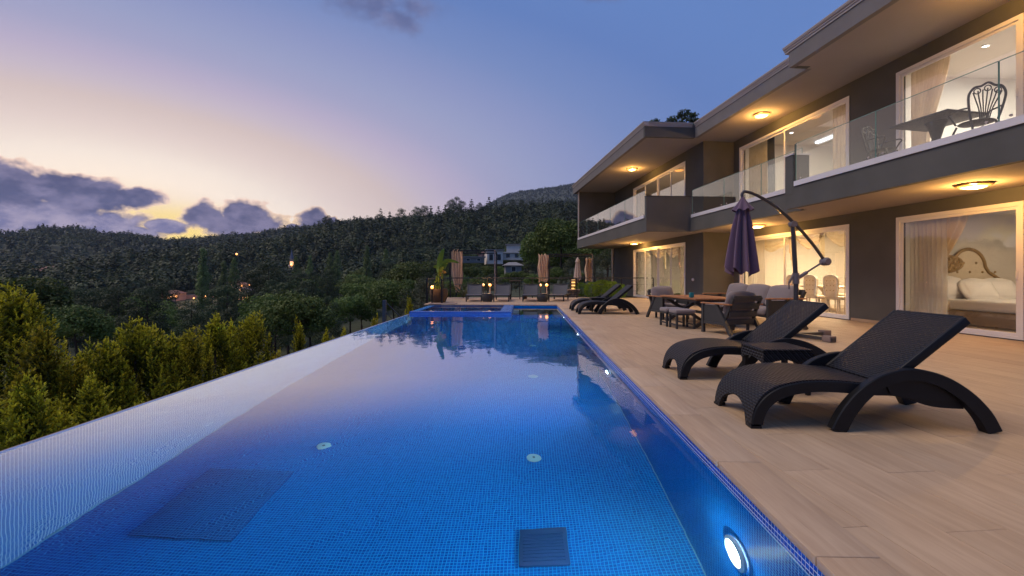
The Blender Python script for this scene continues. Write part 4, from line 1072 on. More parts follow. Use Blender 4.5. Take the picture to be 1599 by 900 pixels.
# ------------------------------------------------------------------ black wicker loungers
def smooth_path(pts, n=6):
    P = [Vector(p) for p in pts]; out = []
    for i in range(len(P)-1):
        p0 = P[max(i-1, 0)]; p1 = P[i]; p2 = P[i+1]; p3 = P[min(i+2, len(P)-1)]
        for k in range(n):
            t = k/n
            out.append(0.5*((2*p1)+(p2-p0)*t+(2*p0-5*p1+4*p2-p3)*t*t+(3*p1-p0-3*p2+p3)*t**3))
    out.append(P[-1]); return out
def make_lounger(lab, group):
    """x runs from the foot end to the head, y across"""
    t = thing('sun_lounger', lab, 'sun lounger', (0,0,0), 0, group)
    W_ = 0.66; hw_ = W_/2
    prof = smooth_path([(0.0, 0, 0.0), (0.012, 0, 0.10), (0.05, 0, 0.20), (0.13, 0, 0.285), (0.25, 0, 0.335), (0.42, 0, 0.365), (0.62, 0, 0.365), (0.85, 0, 0.345), (1.06, 0, 0.335)], 5)
    nP = len(prof)
    # curved bed whose foot end runs down to the floor with an arched cut-out
    ny = 16; vs = []; fs = []; vin = []
    def arch(y): 
        q = abs(y)/(hw_-0.085)
        return 0.165*math.sqrt(max(0.0, 1-q*q)) if q < 1 else 0.0
    for i in range(nP):
        for j in range(ny+1):
            y = -hw_+W_*j/ny; p = prof[i]; x, z = p.x, p.z
            lift = arch(y)
            if lift > 0 and p.z < 0.22:   # pull the lower rows up to the arch line
                f = p.z/0.22; z = lift+(0.22-lift)*f
                # follow the profile at that height
                k = 0
                while k < nP-1 and prof[k+1].z < z: k += 1
                if k < nP-1: ff = (z-prof[k].z)/max(1e-6, prof[k+1].z-prof[k].z); x = prof[k].x+(prof[k+1].x-prof[k].x)*ff
            vs.append((x, y, z-0.006*0))
    for i in range(nP-1):
        for j in range(ny): a = i*(ny+1)+j; fs.append((a, a+1, a+ny+2, a+ny+1))
    mb = MB(); mb.add(vs, fs)
    m = mb.mesh('bed', M['wicker']); bm_ = bmesh.new(); bm_.from_mesh(m); bmesh.ops.recalc_face_normals(bm_, faces=bm_.faces)
    bmesh.ops.solidify(bm_, geom=bm_.faces[:], thickness=0.028); bmesh.ops.recalc_face_normals(bm_, faces=bm_.faces); bm_.to_mesh(m); bm_.free()
    m.polygons.foreach_set('use_smooth', [True]*len(m.polygons)); m.set_sharp_from_angle(angle=R(50))
    part('bed', m, None, t)
    # side rails following the bed edge
    for s in (-1, 1):
        path = [(p.x+0.012, s*(hw_-0.018), p.z-0.028) for p in smooth_path([(0.030, 0, -0.0+0.028), (0.032, 0, 0.09), (0.072, 0, 0.19), (0.15, 0, 0.268), (0.26, 0, 0.318), (0.43, 0, 0.348), (0.62, 0, 0.348), (0.85, 0, 0.33), (1.06, 0, 0.32), (1.30, 0, 0.25), (1.52, 0, 0.235)], 5)]
        mb = MB(); mb.sweep(path, [(-0.03, -0.045), (-0.03, 0.03), (-0.024, 0.036), (0.024, 0.036), (0.03, 0.03), (0.03, -0.045)], up=(0, s, 0) if False else (0, 0, 1), scales=[1.0]*len(path)); part('side_rail', mb, M['blackp'], t, 35)
    # belly between the rails under the head
    def belly(i, j): 
        x = 0.98+0.56*i; z = 0.30-0.085*math.sin(i*PI*0.85)
        return (x, -hw_+0.04+(W_-0.08)*j, z)
    mb = MB(); mb.grid(belly, 10, 6); part('under_shell', mb, M['blackp'], t, 60)
    # big arched arm-and-leg on both sides
    for s in (-1, 1):
        arc = smooth_path([(0.60, 0, -0.0), (0.66, 0, 0.12), (0.76, 0, 0.25), (0.90, 0, 0.36), (1.06, 0, 0.415), (1.20, 0, 0.415), (1.36, 0, 0.365), (1.52, 0, 0.26), (1.64, 0, 0.13), (1.71, 0, 0.0)], 5)
        path = [(p.x, s*(hw_+0.033), p.z) for p in arc]
        sec = [(-0.032, -0.048), (-0.032, 0.040), (-0.025, 0.047), (0.025, 0.047), (0.032, 0.040), (0.032, -0.048)]
        mb = MB(); mb.sweep(path, sec, scales=[1.0+0.12*math.cos(2*PI*i/(len(path)-1)) for i in range(len(path))])
        mb.v = [(x, y, max(z, 0.0)) for x, y, z in mb.v]
        part('arched_leg', mb, M['blackp'], t, 35)
    # backrest
    L = 0.76; ang = R(39.5); Mx = Matrix.Translation((0.98, 0, 0.335)) @ Matrix.Rotation(-ang, 4, 'Y')
    mb = MB(); mb.rbox((L/2, 0, 0), (L, W_-0.03, 0.045), 0.014, n=1, M=Mx); bk = part('backrest', mb, M['wicker'], t, 40)
    for s in (-1, 1):
        mb = MB(); mb.rbox((L/2, s*(hw_-0.012), -0.008), (L+0.01, 0.030, 0.066), 0.010, n=0, M=Mx); part('backrest_rail', mb, M['blackp'], bk, 40)
    mb = MB(); mb.rbox((L-0.002, 0, -0.006), (0.032, W_-0.05, 0.060), 0.010, n=0, M=Mx); part('backrest_rail', mb, M['blackp'], bk, 40)
    for s in (-1, 1):
        pl = [(0.97, 0.335), (1.0, 0.27), (1.2, 0.225), (1.4, 0.22), (1.575, 0.235), (1.50, 0.30), (1.36, 0.36), (1.2, 0.40), (1.06, 0.40)]
        mb = MB(); mb.prism(pl, s*(hw_+0.020)-0.006, s*(hw_+0.020)+0.006); part('side_skirt', mb, M['blackp'], t)
    return t
GL = 'black wicker sun loungers by the pool'
lng = make_lounger('black wicker sun lounger nearest the camera, in front at the right', GL)
def floor_pt(px, py): Y = F*EYE/(py-429); return ((px-800)/F*Y, Y)
lng.location = (1.80, 3.74, 0.0); lng.rotation_euler = (0, 0, R(-2.0))
dup(lng, (1.855, 5.32, 0), R(-2.2), 'second black wicker sun lounger, behind the near one and in front of the dining set', GL)
dup(lng, (1.93, 13.55, 0), R(-1.5), 'black wicker sun lounger far along the pool, the nearer of the distant pair', GL)
dup(lng, (1.90, 14.88, 0), R(-1.5), 'black wicker sun lounger far along the pool, farther of the distant pair', GL)
def make_wtable(lab, group):
    t = thing('side_table', lab, 'side table', (0,0,0), 0, group); w = 0.47
    mb = MB(); mb.rbox((0, 0, 0.425), (w, w, 0.03), 0.012, n=1); part('tabletop', mb, M['wicker'], t, 40)
    for k in range(4):
        Mx = Matrix.Rotation(k*PI/2, 4, 'Z'); q = w/2-0.008
        pts = [(-q, 0.41), (-q, 0.29)]+[(-q+2*q*x, 0.29+0.05*math.sin(x*PI)) for x in np.linspace(0.12, 0.88, 7)]+[(q, 0.29), (q, 0.41)]
        mb = MB(); mb.prism(pts, -q-0.004, -q+0.014, M=Mx); part('apron', mb, M['wicker'], t)
        mb = MB(); mb.sweep([(-q+0.026, -q+0.028, 0.0), (-q+0.026, -q+0.028, 0.409)], [(-0.022, -0.022), (-0.022, 0.022), (0.022, 0.022), (0.022, -0.022)], M=Mx, scales=[0.75, 1.1]); part('leg', mb, M['blackp'], t)
    return t
wt = make_wtable('low square black wicker table between the two near loungers', 'square wicker side tables'); wt.location = (2.63, 4.55, 0); wt.rotation_euler = (0, 0, R(-2))
dup(wt, (2.68, 14.22, 0), R(-2), 'low square black wicker table between the two distant loungers', 'square wicker side tables')

# ------------------------------------------------------------------ grey sling loungers and drum tables at the far end
def make_sling(lab, group):
    t = thing('sling_lounger', lab, 'sun lounger', (0,0,0), 0, group); w = 0.64          # foot at y=0, head at +y
    for s in (-1, 1): mb = MB(); mb.box(s*w/2-0.022, 0.0, 0.30, s*w/2+0.022, 1.9, 0.355); part('side_rail', mb, M['slingframe'], t)
    for s in (-1, 1):
        for y in (0.10, 1.62): mb = MB(); mb.box(s*w/2-0.026, y-0.026, 0.0, s*w/2+0.026, y+0.026, 0.299); part('leg', mb, M['slingframe'], t)
    mb = MB(); mb.grid(lambda i, j: (-w/2+0.02+(w-0.04)*i, 0.015+1.16*j, 0.352-0.02*math.sin(i*PI)*math.sin(j*PI)), 6, 10); part('seat', mb, M['sling'], t, 60)
    mb = MB(); mb.box(-w/2, -0.02, 0.30, w/2, 0.0, 0.352); part('front_rail', mb, M['slingframe'], t)
    Mx = Matrix.Translation((0, 1.17, 0.345)) @ Matrix.Rotation(R(52), 4, 'X')
    mb = MB(); mb.grid(lambda i, j: (-w/2+0.02+(w-0.04)*i, 0.02+0.68*j, -0.02*math.sin(i*PI)), 6, 6, M=Mx); bk = part('backrest', mb, M['sling'], t, 60)
    mb = MB()
    for s in (-1, 1): mb.box(s*w/2-0.022, 0, -0.02, s*w/2+0.022, 0.70, 0.02, M=Mx)
    mb.box(-w/2+0.022, 0.68, -0.02, w/2-0.022, 0.715, 0.02, M=Mx); part('backrest_frame', mb, M['slingframe'], bk)
    return t
GS = 'grey sling loungers by the railing'
sl = make_sling('leftmost grey sling lounger by the far railing', GS); sl.scale = (1, 1, 0.78); sl.location = (-1.62, 19.3, 0); sl.rotation_euler = (0, 0, R(3))
dup(sl, (-0.46, 19.3, 0), R(-2), 'grey sling lounger right of the left drum table, under the tall post', GS)
dup(sl, (0.78, 19.3, 0), R(-3), 'grey sling lounger left of the right drum table, beside the bar table', GS)
dup(sl, (1.88, 19.5, 0), R(-14), 'rightmost grey sling lounger by the far railing, turned a little', GS)
def make_drum(lab, group):
    t = thing('drum_table', lab, 'side table', (0,0,0), 0, group)
    mb = MB(); mb.lathe([(0.19, 0.0), (0.235, 0.10), (0.25, 0.2), (0.24, 0.29), (0.225, 0.32)], 22); part('drum', mb, M['rope'], t, 50)
    mb = MB(); mb.lathe([(0.235, 0.321), (0.24, 0.335), (0.20, 0.345)], 22); part('tabletop', mb, M['blackp'], t, 50); return t
dr = make_drum('dark woven drum table between the two left sling loungers', 'dark drum tables'); dr.location = (-1.05, 19.35, 0)
dup(dr, (1.30, 19.35, 0), 0, 'dark woven drum table between the two right sling loungers', 'dark drum tables')

# ------------------------------------------------------------------ lounge dining set
def make_seat(n, lab, cat, nm, group=None):
    """n-seater with splayed side frames; faces -y, back at +y"""
    t = thing(nm, lab, cat, (0,0,0), 0, group)
    cw = 0.62; w = n*cw+0.02; d = 0.78
    for s in (-1, 1):
        x = s*(w/2+0.04)
        mb = MB(); mb.rbox((x, 0.0, 0.585), (0.085, d, 0.028), 0.008, n=0); part('armrest', mb, M['teak'], t, 40)
        fr = MB(); fr.bar((x, -d/2+0.045, 0.0), (x, -d/2+0.045, 0.570), 0.055, 0.06, up=(0, 1, 0)); fr.bar((x, d/2+0.02, 0.0), (x, 0.02, 0.570), 0.055, 0.065, up=(0, 1, 0))
        fr.bar((x, -d/2+0.075, 0.20), (x, 0.25, 0.20), 0.04, 0.045); part('side_frame', fr, M['charcoal'], t)
        pn = MB(); pn.add([(x-0.012, -d/2+0.075, 0.225), (x-0.012, 0.23, 0.225), (x-0.012, 0.05, 0.55), (x-0.012, -d/2+0.075, 0.55), (x+0.012, -d/2+0.075, 0.225), (x+0.012, 0.23, 0.225), (x+0.012, 0.05, 0.55), (x+0.012, -d/2+0.075, 0.55)], [(0,1,2,3), (7,6,5,4), (0,4,5,1), (1,5,6,2), (2,6,7,3), (3,7,4,0)])
        part('woven_panel', pn, M['rope'], t)
        bp = MB(); bp.bar((x-s*0.04, 0.16, 0.20), (x-s*0.04, d/2+0.03, 0.72), 0.045, 0.05, up=(0, 1, 0)); part('back_post', bp, M['charcoal'], t)
    mb = MB(); mb.box(-w/2, -d/2+0.02, 0.225, w/2, 0.24, 0.255); part('seat_frame', mb, M['charcoal'], t)
    for k in range(4):
        f = k/3.0; y = 0.20+(d/2+0.035-0.20)*(0.18+0.78*f); z = 0.245+0.455*f
        mb = MB(); mb.rbox((0, y+0.012, z), (w, 0.02, 0.105), 0.006, n=0, M=None); part('back_slat', mb, M['charcoal'], t, 40)
    for s in (-1, 1): mb = MB(); mb.box(s*(w/2-0.12)-0.02, 0.2, 0.0, s*(w/2-0.12)+0.02, 0.24, 0.224); part('leg', mb, M['charcoal'], t)
    for k in range(n):
        x = (k-(n-1)/2)*cw
        mb = MB(); mb.rbox((x, -0.08, 0.325), (cw-0.012, 0.64, 0.135), 0.045, n=3, puff=0.012); part('seat_cushion', mb, M['cushion'], t, 180)
        Mx = Matrix.Translation((x, 0.225, 0.60)) @ Matrix.Rotation(R(-18+random.uniform(-3, 3)), 4, 'X') @ Matrix.Rotation(random.uniform(-0.03, 0.03), 4, 'Y')
        mb = MB(); mb.rbox((0, 0, 0), (cw-0.02, 0.16, 0.44), 0.065, n=3, puff=0.035, M=Mx); part('back_cushion', mb, M['cushion'], t, 180)
    return t
ac = make_seat(1, 'grey cushioned armchair seen from behind, between the dining table and the second lounger', 'armchair', 'armchair', 'charcoal armchairs')
ac.location = (4.30, 8.95, 0); ac.rotation_euler = (0, 0, R(180+17))
dup(ac, (4.10, 12.0, 0), R(14), 'grey cushioned armchair at the far end of the dining table, facing the camera', 'charcoal armchairs')
so = make_seat(3, 'grey cushioned sofa behind the dining table, its back to the villa', 'sofa', 'sofa'); so.location = (5.62, 10.85, 0); so.rotation_euler = (0, 0, R(-90+4)); so.scale = (1.38, 1.08, 1.10)
def make_stool(lab, group):
    t = thing('stool', lab, 'stool', (0,0,0), 0, group)
    for sx in (-1, 1):
        for sy in (-1, 1): mb = MB(); mb.box(sx*0.19-0.02, sy*0.17-0.02, 0, sx*0.19+0.02, sy*0.17+0.02, 0.285); part('leg', mb, M['charcoal'], t)
    mb = MB(); mb.box(-0.215, -0.195, 0.286, 0.215, 0.195, 0.315); part('seat_frame', mb, M['charcoal'], t)
    for sx in (-1, 1): mb = MB(); mb.box(sx*0.19-0.012, -0.149, 0.07, sx*0.19+0.012, 0.149, 0.10); part('stretcher', mb, M['charcoal'], t)
    mb = MB(); mb.rbox((0, 0, 0.362), (0.43, 0.40, 0.088), 0.03, n=2, puff=0.008); part('cushion', mb, M['cushion'], t, 180); return t
st = make_stool('cushioned stool in front of the table, the nearer of the two', 'cushioned stools'); st.location = (3.66, 9.80, 0); st.rotation_euler = (0, 0, R(4))
dup(st, (3.60, 10.24, 0), R(4), 'cushioned stool in front of the table, the farther of the two', 'cushioned stools')
t = thing('dining_table', 'low wooden outdoor table with dark crossed legs and a teal cup on it', 'table', (4.36, 10.62, 0), R(5))
for k in range(6): mb = MB(); mb.rbox((-0.4583+k*0.1833+0.0, 0, 0.62), (0.178, 1.85, 0.034), 0.005, n=0); mb.v = [(y_, x_, z_) for x_, y_, z_ in mb.v]; o = part('board', mb, M['teak'], t, 40); o.rotation_euler = (0, 0, PI/2); 
for o in t.children: o.scale = (1, -1, 1)
mb = MB(); mb.box(-0.5, -0.86, 0.555, 0.5, 0.86, 0.601); part('apron', mb, M['charcoal'], t)
for sy in (-0.72, 0.72):
    mb = MB(); mb.bar((-0.48, sy, 0.0), (0.42, sy, 0.554), 0.07, 0.07, up=(0, 1, 0)); part('leg', mb, M['charcoal'], t)
    mb = MB(); mb.bar((0.48, sy+0.075, 0.0), (-0.42, sy+0.075, 0.554), 0.07, 0.07, up=(0, 1, 0)); part('leg', mb, M['charcoal'], t)
mb = MB(); mb.box(-0.03, -0.7, 0.25, 0.03, 0.7, 0.31); part('stretcher', mb, M['charcoal'], t)
t = thing('cup', 'small teal cup on the wooden table', 'cup', (3.98, 10.10, 0.638))
mb = MB(); mb.lathe([(0.036, 0), (0.042, 0.05), (0.046, 0.115), (0.042, 0.115), (0.036, 0.02)], 16); part('cup_body', mb, M['teal'], t, 40)
mb = MB(); mb.rbox((0.0, -0.001, 0.06), (0.088, 0.088, 0.11), 0.012, n=0); part('square_sleeve', mb, M['teal'], t, 40)

# ------------------------------------------------------------------ purple cantilever parasol
t = thing('cantilever_parasol', 'closed purple cantilever parasol with curved dark arm', 'parasol', (5.24, 8.4, 0.0))
mb = MB()
for k in range(2): mb.box(-0.75, -0.045, 0.02, 0.75, 0.045, 0.075, M=Matrix.Rotation(k*PI/2+0.25, 4, 'Z'))
part('cross_foot', mb, M['pole'], t)
for k in range(4):
    Mx = Matrix.Rotation(k*PI/2+0.25, 4, 'Z'); mb = MB(); mb.rbox((0.66, 0, 0.055), (0.16, 0.14, 0.10), 0.01, n=0, M=Mx); part('foot_weight', mb, M['concrete'] if k else M['concrete'], t, 40)
mb = MB(); mb.tube([(0, 0, 0.06), (0.0, 0, 1.0), (-0.06, 0, 2.06)], 0.040, 12); part('pole', mb, M['pole'], t, 60)
mb = MB(); mb.tube(smooth_path([(0.53, 0, 1.40), (0.30, 0, 1.72), (-0.04, 0, 2.10), (-0.40, 0, 2.42), (-0.74, 0, 2.62), (-0.93, 0, 2.68), (-0.985, 0, 2.655), (-1.0, 0, 2.60)], 5), 0.029, 10, up=(0, 1, 0)); part('arm', mb, M['pole'], t, 60)
mb = MB(); mb.tube([(0.0, 0, 1.07), (0.53, 0, 1.40)], 0.018, 8); part('strut', mb, M['joint'], t, 60)
mb = MB(); mb.tube([(0.0, 0, 0.98), (-0.005, 0, 1.18)], 0.058, 12); mb.tube([(0, 0, 1.06), (0.2, 0, 1.19)], 0.034, 10); part('slider', mb, M['joint'], t, 60)
mb = MB(); mb.tube([(-0.13, 0, 1.00), (-0.06, 0, 1.12)], 0.022, 8); mb.tube([(-0.13, -0.0, 0.88), (-0.13, 0, 1.02)], 0.014, 8); part('crank', mb, M['joint'], t, 60)
mb = MB(); mb.lathe([(0.055, -0.09), (0.075, -0.06), (0.075, 0.06), (0.055, 0.09)], 14, M=Matrix.Translation((0.54, 0, 1.39)) @ Matrix.Rotation(PI/2, 4, 'X')); part('hub', mb, M['joint'], t, 50)
mb = MB(); mb.tube([(-0.06, -0.06, 2.08), (-0.06, 0.06, 2.08)], 0.055, 12); part('bracket', mb, M['joint'], t, 50)
def canopy(top, zt, zb, r_top, r_bot, folds, lean=(0, 0), depth=0.30):
    def fn(i, j):
        a = 2*PI*i; z = zt+(zb-zt)*j
        rr = r_top+(r_bot-r_top)*(j**0.75)
        f = 1+depth*math.cos(folds*a+0.5*math.sin(j*3))*min(1, j*3)+0.06*math.cos(3*a+2)
        z += 0.05*j*math.cos(folds*a+0.4)+0.05*j*j*math.sin(2*a+1)
        return (top[0]+lean[0]*j+rr*f*math.cos(a), top[1]+lean[1]*j+rr*f*math.sin(a), z)
    mb = MB(); mb.grid(fn, 96, 22); return mb
part('canopy', canopy((-0.985, 0), 2.52, 1.20, 0.05, 0.235, 8, (-0.03, 0)), M['purple'], t, 180)
mb = MB(); mb.grid(lambda i, j: (-0.985+(0.02+0.16*j)*(1+0.12*math.cos(8*2*PI*i)*j)*math.cos(2*PI*i), (0.02+0.16*j)*(1+0.12*math.cos(8*2*PI*i)*j)*math.sin(2*PI*i), 2.60-0.27*j**0.8+0.02*j*math.cos(8*2*PI*i)), 64, 8); part('vent_cap', mb, M['purple'], t, 180)
mb = MB(); mb.tube([(-1.0, 0, 2.62), (-1.0, 0, 1.22)], 0.020, 8); part('canopy_mast', mb, M['pole'], t, 60)
for k in range(8):
    a = k*PI/4+0.2; mb = MB(); mb.tube([(-0.985+0.03*math.cos(a), 0.03*math.sin(a), 2.5), (-1.01+0.20*math.cos(a), 0.20*math.sin(a), 1.22)], 0.010, 6); part('rib', mb, M['pole'], t, 60)

# ------------------------------------------------------------------ balcony furniture
def ornate_chair(b, a, rz, lab, proto=[None]):
    if proto[0] is not None: return dup(proto[0], hw(b, a, 3.17), HROT+rz, lab, 'cast iron balcony chairs')
    t = thing('ornate_chair', lab, 'chair', hw(b, a, 3.17), HROT+rz, 'cast iron balcony chairs'); proto[0] = t       # faces -y
    mb = MB(); mb.lathe([(0.24, 0.43), (0.26, 0.445), (0.24, 0.46)], 20); part('seat', mb, M['iron'], t, 40)
    for sx in (-1, 1):
        mb = MB(); mb.tube(smooth_path([(sx*0.20, -0.18, 0.43), (sx*0.24, -0.24, 0.25), (sx*0.20, -0.22, 0.08), (sx*0.25, -0.27, 0.0)], 4), 0.018, 7); part('leg', mb, M['iron'], t, 60)
        mb = MB(); mb.tube(smooth_path([(sx*0.18, 0.18, 0.43), (sx*0.19, 0.24, 0.2), (sx*0.22, 0.30, 0.0)], 4), 0.018, 7); part('leg', mb, M['iron'], t, 60)
        mb = MB(); mb.tube(smooth_path([(sx*0.235, 0.22, 0.66), (sx*0.29, 0.05, 0.68), (sx*0.29, -0.16, 0.68), (sx*0.31, -0.22, 0.65), (sx*0.28, -0.20, 0.60), (sx*0.25, -0.12, 0.45)], 5), 0.016, 7); part('arm', mb, M['iron'], t, 60)
    def bkp(x, z): return (x, 0.20+0.16*(z-0.44), z)
    out = smooth_path([bkp(-0.20, 0.44), bkp(-0.25, 0.66), bkp(-0.27, 0.86), bkp(-0.20, 0.98), bkp(-0.10, 1.00), bkp(0, 1.05), bkp(0.10, 1.00), bkp(0.20, 0.98), bkp(0.27, 0.86), bkp(0.25, 0.66), bkp(0.20, 0.44)], 5)
    mb = MB(); mb.tube(out, 0.020, 7, up=(0, 1, 0)); bk = part('backrest', mb, M['iron'], t, 60)
    for k in range(7):
        f = (k-3)/3.0
        mb = MB(); mb.tube(smooth_path([bkp(f*0.07, 0.46), bkp(f*0.10, 0.62), bkp(f*0.17, 0.80), bkp(f*0.21, 0.90+0.06*(1-abs(f)))], 4), 0.011, 6, up=(0, 1, 0)); part('spindle', mb, M['iron'], bk, 60)
    for x, z in ((-0.15, 0.92), (0, 0.96), (0.15, 0.92)):
        mb = MB(); mb.tube([bkp(x+0.05*math.cos(a), z+0.045*math.sin(a)) for a in np.linspace(0, 2*PI, 15)], 0.010, 6, up=(0, 1, 0)); part('scroll', mb, M['iron'], bk, 60)
    return t
ornate_chair(8.0, 6.62, PI-0.35, 'ornate dark cast iron chair on the balcony, right of the table')
ornate_chair(7.95, 8.25, 0.30, 'ornate dark cast iron chair on the balcony, left of the table behind the glass')
for o in bpy.data.objects:
    if o.get('category') == 'chair' and o.name.startswith('ornate'): o.scale = (0.86, 0.86, 0.9)
t = thing('balcony_table', 'dark square ornate table on the balcony between two iron chairs', 'table', hw(8.05, 7.30, 3.17), HROT+0.12)
mb = MB(); mb.rbox((0, 0, 0.66), (0.86, 0.95, 0.04), 0.012, n=0); part('tabletop', mb, M['iron'], t, 40)
mb = MB(); mb.lathe([(0.24, 0), (0.20, 0.05), (0.07, 0.12), (0.10, 0.25), (0.06, 0.34), (0.10, 0.50), (0.16, 0.64)], 14); part('pedestal', mb, M['iron'], t, 40)

# ------------------------------------------------------------------ far end of the terrace
t = thing('terrace_railing', 'black metal railing round the far end of the terrace', 'railing', (0, 0, 0))
rail_pts = [(-3.42, 18.35), (-3.40, 20.3), (-3.38, 22.3), (-1.2, 22.35), (1.0, 22.4), (3.2, 22.45), (5.4, 22.5), (7.0, 22.55)]
ZR_ = 0.98
for k, (x, y) in enumerate(rail_pts):
    w = 0.035 if k in (0, 2) else 0.022
    mb = MB(); mb.box(x-w, y-w, -0.02, x+w, y+w, ZR_-0.02); part('post', mb, M['blackm'], t)
mb = MB(); mb.box(-2.87, 18.36, -0.02, -2.80, 18.43, ZR_-0.02); part('post', mb, M['blackm'], t)
for z, w in ((ZR_, 0.045), (0.66, 0.010), (0.34, 0.010)):
    for p, q in zip(rail_pts[:-1], rail_pts[1:]):
        mb = MB(); mb.bar((p[0], p[1], z), (q[0], q[1], z), w*1.8, w); part('top_rail' if w > .02 else 'wire_rail', mb, M['rail'], t)
def lamp_post(x, y, h, e, lab, r=0.05, pm='tan'):
    t = thing('garden_lamp', lab, 'garden lamp', (x, y, 0), 0, 'small garden lamps along the railing')
    mb = MB(); mb.tube([(0, 0, 0), (0, 0, h-0.05)], 0.030, 8); mb.lathe([(0.05, 0), (0.05, 0.02), (0.03, 0.03)], 10); part('post', mb, M[pm], t, 50)
    mb = MB(); mb.lathe([(0.04, h-0.05), (0.045, h-0.03), (0.03, h-0.025)], 10); part('collar', mb, M['blackm'], t, 50)
    mb = MB(); mb.lathe([(r*0.5, h-0.025), (r*0.95, h+0.01), (r, h+0.045), (r*0.75, h+0.085), (r*0.1, h+0.105)], 14); part('globe', mb, M['bulb'] if e > 5 else M['bulb_dim'], t, 180)
    if e:
        ld = bpy.data.lights.new('garden_lamp_bulb', 'POINT'); ld.energy = e; ld.color = (1.0, 0.52, 0.16); ld.shadow_soft_size = 0.0
        o = bpy.data.objects.new('garden_lamp_bulb', ld); COL.objects.link(o); o.parent = t; o.location = (0, -0.02, h+0.22)
lamp_post(-3.22, 18.0+0.35, 0.60, 7, 'bright garden lamp at the corner of the railing, in front of the big brown pot', 0.065, 'blackm')
lamp_post(-2.86, 18.55, 0.74, 1, 'slim garden lamp right of the brown pot at the railing corner', 0.030, 'blackm')
lamp_post(-1.36, 21.7, 0.62, 3, 'garden lamp between the two left sling loungers, left one of the pair', 0.05, 'pole')
lamp_post(-1.04, 21.5, 0.62, 7, 'garden lamp between the two left sling loungers, right and brighter one of the pair', 0.07)
lamp_post(1.36, 21.6, 0.62, 3, 'garden lamp under the right hand tan curtain, left one of the pair', 0.05, 'pole')
lamp_post(1.63, 21.4, 0.62, 7, 'garden lamp under the right hand tan curtain, right one of the pair', 0.07)
t = thing('plant_pot', 'big brown basket pot at the railing corner holding the banana plant', 'plant pot', (-3.05, 18.95, 0))
mb = MB(); mb.lathe([(0.28, 0), (0.36, 0.2), (0.38, 0.42), (0.36, 0.56), (0.31, 0.56), (0.30, 0.50)], 24); part('basket', mb, M['pot'], t, 50)
mb = MB(); mb.lathe([(0.305, 0.5), (0.01, 0.505)], 16); part('soil', mb, M['bed'], t)
def leaf_blade(pts, w, n=12, fold=0.25, up=(0, 0, 1), tear=0.0):
    P = smooth_path(pts, n); mb = MB(); vs = []; fs = []
    m = len(P)
    for i, p in enumerate(P):
        t_ = (P[min(i+1, m-1)]-P[max(i-1, 0)]).normalized(); s_ = t_.cross(Vector(up)); s_ = s_.normalized() if s_.length > 1e-4 else Vector((1, 0, 0)); u_ = s_.cross(t_)
        f = i/(m-1); ww = w*math.sin(PI*min(1, f*0.96+0.04))**0.6*(1-0.15*f)
        e = 1+tear*math.sin(i*2.3)
        vs += [p-s_*ww*e+u_*ww*fold, p, p+s_*ww*e+u_*ww*fold]
    for i in range(m-1): fs += [(3*i, 3*i+1, 3*i+4, 3*i+3), (3*i+1, 3*i+2, 3*i+5, 3*i+4)]
    mb.add(vs, fs); return mb
t = thing('banana_plant', 'tall banana plant with paddle leaves rising from the brown pot', 'plant', (-3.05, 18.95, 0.50))
for dx, h in ((0.0, 1.0), (0.10, 0.72), (-0.08, 0.6)): mb = MB(); mb.tube(smooth_path([(dx, 0, 0), (dx*1.5, 0, h*0.5), (dx*1.2+0.02, 0, h)], 4), 0.05, 8, scales=[1.1]*4+[0.9]*4+[0.5]); part('stem', mb, M['leaf_banana'], t, 60)
for pts, w, mt in [([(0.0, 0, 0.85), (0.02, 0.05, 1.15), (0.10, 0.0, 1.45), (0.22, 0, 1.74)], 0.125, 'leaf_banana'), ([(0.05, 0, 0.9), (0.25, 0, 1.18), (0.52, -0.05, 1.22), (0.86, -0.1, 1.13)], 0.085, 'leaf_banana'),
                   ([(0.03, 0, 0.8), (0.22, 0.1, 1.02), (0.36, 0.15, 1.22)], 0.10, 'leaf_banana'), ([(0.05, 0, 0.6), (0.16, 0, 0.75), (0.33, -0.05, 0.72)], 0.09, 'leaf_banana_dry'), ([(0.0, 0, 0.75), (-0.1, 0.2, 0.95), (-0.28, 0.3, 0.98)], 0.10, 'leaf_banana'),
                   ([(0.02, 0, 0.7), (0.12, -0.1, 0.88), (0.26, -0.2, 0.95)], 0.08, 'leaf_banana')]:
    part('leaf', leaf_blade(pts, w, up=(0, 1, 0.3)), M[mt], t, 180, label='yellowed leaf' if mt.endswith('dry') else None)
t = thing('agave_plant', 'dark spreading plant with long arching leaves under the left tan curtain', 'plant', (-2.35, 22.0, 0.0))
for k in range(15):
    a = k*2.4; L = random.uniform(0.6, 1.15); e = random.uniform(0.5, 1.25)
    d = Vector((math.cos(a), math.sin(a)*0.6, 0)); part('leaf', leaf_blade([(0, 0, 0.02), d*L*0.35+Vector((0, 0, L*0.5*e)), d*L*0.75+Vector((0, 0, L*0.68*e)), d*L*1.05+Vector((0, 0, L*0.5*e))], 0.05, n=5), M['leaf_olive'], t, 180)
